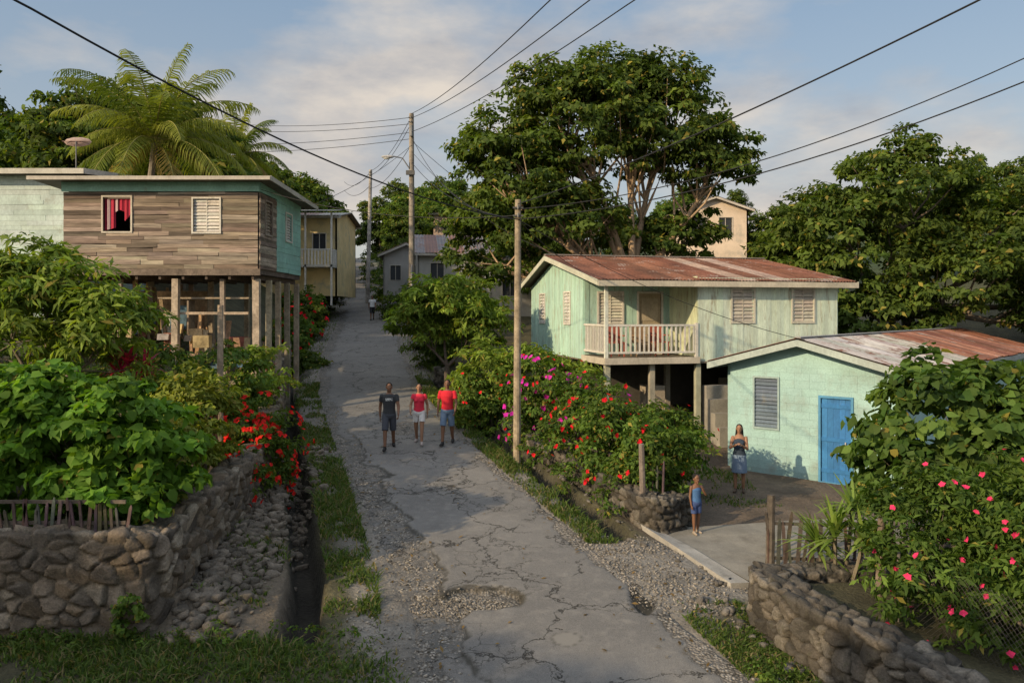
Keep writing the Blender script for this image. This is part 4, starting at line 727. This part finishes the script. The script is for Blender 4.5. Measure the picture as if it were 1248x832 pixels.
p0=Vector((5.0,10.3,-4.0)); p1=Vector((6.5,6.0,-4.0)); d=(p1-p0); Lf=d.length; d.normalize(); hgt=.85; st=.07; k=int(Lf/st)
for i in range(-int(hgt/st),k):
    for sg in (1,-1):
        a0=i*st if sg>0 else i*st+hgt; a1=i*st+hgt if sg>0 else i*st
        if a0<0 or a1<0 or a0>Lf or a1>Lf: continue
        b.tube([p0+d*a0,p0+d*a1+Vector((0,0,hgt))],.0018,3,(.12,.11,.1))
for q in (0,.5,1): b.tube([p0+d*Lf*q-Vector((0,0,.3)),p0+d*Lf*q+Vector((0,0,hgt+.05))],.022,7,(.16,.14,.12))
b.obj('chain_link_fence',M_CONC)
# ------------------------------------------------------------------ poles and wires
def upole(name,x,y,z0,z1,r0,r1,col,lean=0):
    b=B(); k=14; b.tube([(x+lean*i/k,y,z0+(z1-z0)*i/k) for i in range(k+1)],[r0+(r1-r0)*i/k for i in range(k+1)],12,col,0,True)
    for z in (z1-.25,z1-.45): b.tube([(x+lean,y-r1-.06,z),(x+lean,y-r1-.06,z+.1)],[.03,.03],6,(.25,.24,.22),0,True); b.box(x+lean-.13,x+lean+.13,y-r1-.04,y-r1+.01,z+.02,z+.06,(.1,.1,.1))
    return b.obj(name,M_WOOD,smooth=False)
upole('utility_pole',.12,19.9,-4.3,2.8,.1,.075,(.36,.29,.2),lean=.03)
upole('utility_pole',-4.7,37.4,-2.6,9.3,.16,.11,(.3,.26,.21),lean=-.02)
upole('utility_pole',-10.9,60,0,10.7,.17,.12,(.4,.37,.33),lean=.25)
b=B(); b.box(-4.95,-4.55,37.15,37.28,6.4,6.6,(.12,.12,.12)); b.tube([(-4.8,37.3,6.7),(-5.1,37.1,7.15),(-5.5,36.9,7.2)],.03,7,(.3,.3,.3)); b.ell((-5.75,36.85,7.17),.3,.11,.08,(.4,.4,.4)); b.ell((-5.8,36.85,7.1),.15,.08,.06,(.6,.6,.55)); b.obj('street_lamp',M_CONC)
b=B(); b.tube([(-4.68,37.22,-2.2),(-4.68,37.22,2.2)],.04,6,(.3,.3,.3)); b.tube([(-4.7,37.2,8.2),(-4.7,37.2,8.7)],.09,9,(.25,.25,.25),0,True); b.obj('pole_conduit',M_CONC)
WB=B()
def wire(p0,p1,sag,r=.009,ext=1.0,n=26):
    p0=Vector(p0);p1=Vector(p1); pts=[]
    for i in range(n+1):
        t=i/n*ext; pts.append(p0.lerp(p1,t)-Vector((0,0,4*sag*t*(1-t)) if t<=1 else (0,0,4*sag*t*(1-t)*.5)))
    WB.tube(pts,r,5,(.015,.015,.015))
T1=(.15,19.8,2.3)
wire(T1,(-5.3,8.5,3.33),.42,.014,1.35)
wire((.15,19.8,2.68),(5.3,9,3.53),.16,.013,1.3)
wire((.15,19.8,2.55),(9.0,14,4.45),.5,.012,1.3)
wire((.15,19.8,2.3),(9.0,14,4.04),.42,.014,1.3)
for z,x in ((9.25,.75),(9.05,1.5),(8.4,2.35)): wire((-4.7,37.2,z),(x,15,5.9),.25,.013,1.5)
wire((-4.7,37.3,8.2),T1,.9,.012); wire((-4.7,37.3,7.0),T1,.5,.012)
for z,x,y,z2 in ((9.1,-24,60,14.6),(8.8,-26,60,14.2),(8.4,-27,58,12.6),(8.1,-26,56,11.6)): wire((-4.7,37.3,z),(x,y,z2),.5,.014)
for z in (9.2,8.9,7.9): wire((-4.7,37.4,z),(-10.7,60,z+1.4),.5,.014)
for z in (10.5,9.5): wire((-10.7,60,z),(-20,95,z+5),.7,.02)
wire((-4.7,37.3,7.5),(3.1,27,1.5),.9,.01); wire((-4.7,37.3,7.8),(-7.7,28.5,3.6),.3,.01); wire((-4.7,37.3,8.0),(2.5,46,4.0),.4,.012)
wire(T1,(7.6,20.3,-.75),.35,.008); wire(T1,(2.4,24.4,1.1),.15,.009); wire((.15,19.8,2.4),(-7.6,24.1,3.7),.35,.009)
WB.obj('power_lines',M_WIRE)
# ------------------------------------------------------------------ people
def remesh(ob,vox,it=4):
    m=ob.modifiers.new('r','REMESH'); m.mode='VOXEL'; m.voxel_size=vox; m.use_smooth_shade=True
    s=ob.modifiers.new('s','SMOOTH'); s.factor=.5; s.iterations=it
    dg=bpy.context.evaluated_depsgraph_get(); me=bpy.data.meshes.new_from_object(ob.evaluated_get(dg)); col=tuple(ob.data.attributes['Col'].data[0].color)
    mats=list(ob.data.materials); ob.modifiers.clear(); old=ob.data; ob.data=me
    me.materials.clear()
    for q in mats: me.materials.append(q)
    if 'Col' in me.attributes: me.attributes.remove(me.attributes['Col'])
    a=me.attributes.new('Col','FLOAT_COLOR','POINT'); a.data.foreach_set('color',np.tile(np.array(col,np.float32),len(me.vertices)))
    me.polygons.foreach_set('use_smooth',[True]*len(me.polygons)); bpy.data.meshes.remove(old)
def person(name,loc,head_rz,Ht,legs,arms,skin,shirt,short,female=False,sleeve=.5,skirt=False,short_len=.8,hair='short',shoe=(.03,.03,.03),child=False,tank=False):
    s=Ht/1.75; e=empty(name,loc,head_rz); V=Vector
    hs=1.0 if not child else 1.22
    hipx=.085; shx=.165 if female else .185; tr=.92 if female else 1.0; 
    hz_=.90
    def leg(sx,th,kn):
        hp=V((sx*hipx,0,hz_)); a=math.radians(th); kd=V((sx*.03,-math.sin(a),-math.cos(a))); k=hp+kd*.42
        b_=math.radians(th-kn); ad=V((0,-math.sin(b_),-math.cos(b_))); an=k+ad*.41
        return hp,k,an
    Ls=[leg(-1,*legs[0]),leg(1,*legs[1])]; mz=min(l[2].z for l in Ls)-.085
    dz=V((0,0,-mz)); Ls=[[p+dz for p in l] for l in Ls]
    def tz(z): return z-mz
    def arm(sx,a,ab,el,inw):
        S=V((sx*shx,.01,tz(1.40))); a=math.radians(a); ab=math.radians(ab); d=V((sx*math.sin(ab),-math.sin(a)*math.cos(ab),-math.cos(a)*math.cos(ab))); E=S+d*.29
        a2=a+math.radians(el); w=math.radians(inw); d2=V((-sx*math.sin(w),-math.sin(a2)*math.cos(w),-math.cos(a2)*math.cos(w))); Wr=E+d2*.25
        return S,E,Wr,d2
    As=[arm(-1,*arms[0]),arm(1,*arms[1])]
    def ringz(z,rx,ry,y=0,n=16): return [V((rx*math.cos(2*math.pi*j/n),y+ry*math.sin(2*math.pi*j/n),tz(z))) for j in range(n)]
    b=B()
    tor=[(.84,.12,.09),(.9,.16,.115),(.98,.155 if not female else .165,.11),(1.08,.14*tr,.1),(1.2,.15*tr,.105),(1.32,.17*tr,.115),(1.40,.165*tr,.1),(1.45,.11,.075),(1.49,.06,.055)]
    b.loft([ringz(*t) for t in tor],skin)
    b.tap((0,.01,tz(1.44)),(0,-.005,tz(1.55)),.058*(.88 if female else 1),.052)
    hc=tz(1.63); k=hs
    b.ell((0,.005,hc+.02*k),.076*k,.095*k,.098*k); b.ell((0,-.018,hc-.035*k),.058*k,.072*k,.078*k); b.tap((0,-.088*k,hc+.01),(0,-.103*k,hc-.022),.009,.014,8)
    b.ell((0,-.082*k,hc-.062*k),.026,.014,.011,n=8); b.ell((0,-.07*k,hc-.095*k),.026,.02,.018,n=8)
    for sx in (-1,1): b.ell((sx*.078*k,.008,hc-.002),.011,.02,.03,n=8)
    for (hp,kn,an) in Ls:
        b.tap(hp,kn,.088,.056); b.tap(kn,an,.056,.036); b.tap(kn.lerp(an,.12)+V((0,.012,0)),kn.lerp(an,.5)+V((0,.008,0)),.052,.045)
    for sx,(S,E,Wr,d2) in zip((-1,1),As):
        b.tap(S,E,.05*tr,.04*tr); b.tap(E,Wr,.041*tr,.026)
        fw=V((0,-1,0)); fw=(fw-d2*fw.dot(d2)); 
        if fw.length<.3: fw=V((-sx,0,0))-d2*V((-sx,0,0)).dot(d2)
        fw.normalize(); inn=d2.cross(fw).normalized(); 
        if inn.x*sx>0: inn=-inn
        P=Wr+d2*.085
        for q in (-.02,-.007,.007,.02): b.tap(Wr+d2*.015+fw*q*.7,P+fw*q,.014,.0125,8)
        for q,l in ((-.03,.058),(-.01,.07),(.01,.075),(.03,.068)):
            f0=P+fw*q; f1=f0+(d2*.9+inn*.25).normalized()*l*.5; f2=f1+(d2*.65+inn*.7).normalized()*l*.5; b.tap(f0-d2*.02,f1,.0095,.009,8); b.tap(f1,f2,.009,.0075,8)
        t0=Wr+d2*.03+fw*.02; t1=t0+(fw*.8+d2*.6).normalized()*.04; b.tap(t0,t1,.012,.0105,8); b.tap(t1,t1+(d2*.9+fw*.2+inn*.3).normalized()*.032,.0105,.008,8)
    b.C=[skin]*len(b.V); o=b.obj('body',M_SKIN,e); remesh(o,.0075,3)
    b=B()
    for i,(hp,kn,an) in enumerate(Ls):
        lift=0 if (an.z<.12) else .35; d=V((.12*(1 if i else -1),-1,-lift)).normalized(); hl=an+V((0,.03,-.045)); b.tap(hl,hl+d*.1,.042,.043); b.tap(hl+d*.08,hl+d*.2+V((0,0,-.008)),.043,.032); b.tap(an,hl,.042,.045)
    b.C=[shoe]*len(b.V); o=b.obj('shoes',M_CLOTH,e); remesh(o,.009,2)
    b=B()
    hem=.90 if not skirt else .96
    st=[(hem,.172,.128),(.98,.17*(1 if not female else .98),.125),(1.08,.155*tr,.116),(1.2,.163*tr,.12),(1.32,.185*tr,.13),(1.40,.178*tr,.115),(1.445,.135,.09),(1.465,.08,.07)]
    if tank: st=[(hem,.172,.128),(.98,.168,.125),(1.08,.15*tr,.115),(1.2,.16*tr,.12),(1.32,.175*tr,.128),(1.38,.135,.108),(1.42,.11,.085)]
    b.loft([ringz(*t) for t in st],shirt)
    if female and not child:
        for sx in (-1,1): b.ell((sx*.07,-.085,tz(1.27)),.065,.055,.06)
    if not tank:
        for sx,(S,E,Wr,d2) in zip((-1,1),As):
            b.tap(S,S.lerp(E,sleeve),.064*tr,.06*tr,14,False); b.ell(tuple(S),.064*tr,.062*tr,.062*tr)
    b.C=[shirt]*len(b.V); o=b.obj('shirt',M_CLOTH,e); remesh(o,.011,3)
    b=B()
    if skirt: b.loft([ringz(.5,.2,.17),ringz(.62,.195,.16),ringz(.8,.185,.145),ringz(.92,.175,.13),ringz(1.0,.155,.12)],short)
    else:
        b.loft([ringz(.83,.13,.1),ringz(.9,.18,.13),ringz(1.0,.165,.122)],short)
        for (hp,kn,an) in Ls: b.tap(hp+V((0,0,.03)),hp.lerp(kn,short_len),.098,.088,14,False)
    b.C=[short]*len(b.V); o=b.obj('skirt' if skirt else 'shorts',M_CLOTH,e); remesh(o,.011,3)
    b=B(); hcol=(.012,.01,.009)
    b.ell((0,.022*k,hc+.038*k),.084*k,.096*k,.09*k)
    if hair in('long','tail'): b.ell((0,.06,hc-.02),.08*k,.05,.11*k); 
    if hair=='long':
        for sx in (-1,1): b.tap((sx*.055,.05,hc),(sx*.085,.03,hc-.25),.04,.03)
        b.tap((0,.07,hc),(0,.09,hc-.27),.06,.045)
    if hair=='bun': b.ell((0,.09*k,hc+.08*k),.045,.045,.045)
    b.C=[hcol]*len(b.V); o=b.obj('hair',M_CLOTH,e); remesh(o,.01,2)
    b=B()
    for sx in (-1,1): b.ell((sx*.03*k,-.081*k,hc+.014*k),.012,.007,.006,(.6,.58,.55),8); b.ell((sx*.03*k,-.086*k,hc+.014*k),.006,.004,.006,(.01,.01,.01),8); b.obox((sx*.03*k-.016,-.09*k,hc+.033*k),(.032,0,0),(0,.012,0),(0,0,.005),(.01,.008,.007))
    b.obox((-.022,-.094*k,hc-.064*k),(.044,0,0),(0,.006,0),(0,0,.006),(.15,.04,.035)); b.obj('face_details',M_SKIN,e)
    e.scale=(s,s,s); return e
SK=(.17,.085,.048); SK2=(.27,.145,.085)
def rzp(x,y): return float(zrf(y))+.025
pA=person('man',(-3.2,20.75,rzp(0,20.75)),.1,1.75,((20,5),(-14,16)),((-14,10,22,0),(18,12,26,0)),SK,(.03,.032,.035),(.06,.065,.08),short_len=.95,shoe=(.02,.02,.02))
pB=person('woman',(-2.48,21.25,rzp(0,21.25)),.0,1.62,((-12,14),(17,5)),((16,14,34,5),(-12,14,18,0)),SK2,(.6,.03,.06),(.66,.64,.62),female=True,sleeve=.35,short_len=.6,hair='tail',shoe=(.35,.3,.28))
pC=person('man',(-1.72,21.2,rzp(0,21.2)),-.12,1.73,((15,5),(-11,14)),((-8,14,24,0),(12,13,28,0)),SK,(.55,.02,.035),(.13,.19,.28),short_len=.95,shoe=(.03,.03,.03),sleeve=.6)
pD=person('pedestrian',(-8.95,51,rzp(0,51)),.2,1.6,((16,4),(-14,20)),((-12,8,15,0),(12,8,15,0)),SK,(.65,.65,.65),(.03,.03,.035),short_len=.95)
pE=person('woman',(5.48,19.2,h(5.48,19.2)),-.35,1.62,((2,2),(-2,2)),((28,10,95,38),(22,8,100,30)),SK2,(.03,.045,.07),(.15,.21,.3),female=True,skirt=True,hair='long',tank=True,shoe=(.1,.07,.05))
pF=person('child',(3.55,15.35,h(3.55,15.35)+.05),.35,1.12,((4,2),(-4,3)),((2,10,14,0),(40,12,118,36)),SK,(.06,.14,.3),(.05,.08,.2),female=True,hair='bun',child=True,short_len=.7,tank=True,shoe=(.3,.25,.2))
m,nt,bs,o_=newmat('printed_cloth')
at=nt.nodes.new('ShaderNodeTexCoord'); sx=nt.nodes.new('ShaderNodeSeparateXYZ'); nt.links.new(at.outputs['Object'],sx.inputs[0])
def mth(op,a,b=None):
    n_=nt.nodes.new('ShaderNodeMath'); n_.operation=op
    for i,v in enumerate((a,b)):
        if v is None: continue
        if isinstance(v,(int,float)): n_.inputs[i].default_value=v
        else: nt.links.new(v,n_.inputs[i])
    return n_.outputs[0]
mk=mth('MULTIPLY',mth('LESS_THAN',mth('ABSOLUTE',sx.outputs[0]),.09),mth('LESS_THAN',mth('ABSOLUTE',mth('SUBTRACT',sx.outputs[2],1.3)),.035)); mk=mth('MULTIPLY',mk,mth('LESS_THAN',sx.outputs[1],0)); mk=mth('MULTIPLY',mk,mth('GREATER_THAN',noise(nt,45,1),.47))
nt.links.new(mixc(nt,mk,(.03,.032,.035),(.5,.5,.48)),bs.inputs['Base Color']); bs.inputs['Roughness'].default_value=.9
for c in pA.children:
    if c.name.startswith('shirt'): c.data.materials.clear(); c.data.materials.append(m)
# ------------------------------------------------------------------ world, sun, camera
SE=math.radians(22); sd=Vector((-.78,-.62,0)).normalized(); todir=Vector((sd.x*math.cos(SE),sd.y*math.cos(SE),math.sin(SE)))
w=bpy.data.worlds.new('World'); sc.world=w; w.use_nodes=True; nt=w.node_tree; nt.nodes.clear()
out=nt.nodes.new('ShaderNodeOutputWorld'); bg=nt.nodes.new('ShaderNodeBackground'); sky=nt.nodes.new('ShaderNodeTexSky'); sky.sky_type='NISHITA'; sky.sun_disc=False; sky.sun_elevation=SE; sky.sun_rotation=math.atan2(sd.x,sd.y); sky.air_density=1.2; sky.dust_density=2.0
tcg=nt.nodes.new('ShaderNodeTexCoord').outputs['Generated']; sp=nt.nodes.new('ShaderNodeSeparateXYZ'); nt.links.new(tcg,sp.inputs[0])
# puffy clouds: fractal noise over the direction itself, squashed a little vertically
cn=noise(nt,2.1,11,.54,vec=tcg,stretch=(1,1,2.3)); cn2=noise(nt,4.2,8,.6,vec=tcg,stretch=(1,1,2.6))
cm=ramp(nt,cn,.44,.585)
cc=mixc(nt,ramp(nt,cn2,.36,.62),(3.7,3.75,4.0),(7.0,6.2,5.3))
grad=mixc(nt,ramp(nt,sp.outputs[2],.05,.42),(4.9,5.2,5.5),(2.4,3.6,5.2))
skc=mixc(nt,.6,sky.outputs[0],grad)
fin=mixc(nt,mixc(nt,1.0,cm,(.92,.92,.92),'MULTIPLY'),skc,cc)
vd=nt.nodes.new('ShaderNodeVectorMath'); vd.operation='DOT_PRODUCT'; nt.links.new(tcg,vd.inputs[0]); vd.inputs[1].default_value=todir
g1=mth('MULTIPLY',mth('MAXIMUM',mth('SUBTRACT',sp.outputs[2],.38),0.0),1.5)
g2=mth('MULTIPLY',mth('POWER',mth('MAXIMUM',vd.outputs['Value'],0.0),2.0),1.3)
gain=mth('ADD',mth('ADD',g1,g2),1.0)  # gain added to the unseen sky overhead and sunward, raising fill light
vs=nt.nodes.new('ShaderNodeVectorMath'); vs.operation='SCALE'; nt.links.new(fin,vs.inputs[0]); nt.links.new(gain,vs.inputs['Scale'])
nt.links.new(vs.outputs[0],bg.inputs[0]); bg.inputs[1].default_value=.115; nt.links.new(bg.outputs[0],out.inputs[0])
sl=bpy.data.lights.new('sun','SUN'); sl.energy=4.8; sl.angle=math.radians(.6); sl.color=(1,.77,.48); so=bpy.data.objects.new('sun',sl); so.rotation_euler=(-todir).to_track_quat('-Z','Y').to_euler(); COL.objects.link(so)
cd=bpy.data.cameras.new('camera'); cd.lens=28; cd.sensor_width=36; cd.shift_y=-36/1248; cd.clip_end=5000; cd.clip_start=.1
co=bpy.data.objects.new('camera',cd); co.location=(0,0,0); co.rotation_euler=(math.pi/2,0,0); COL.objects.link(co); sc.camera=co
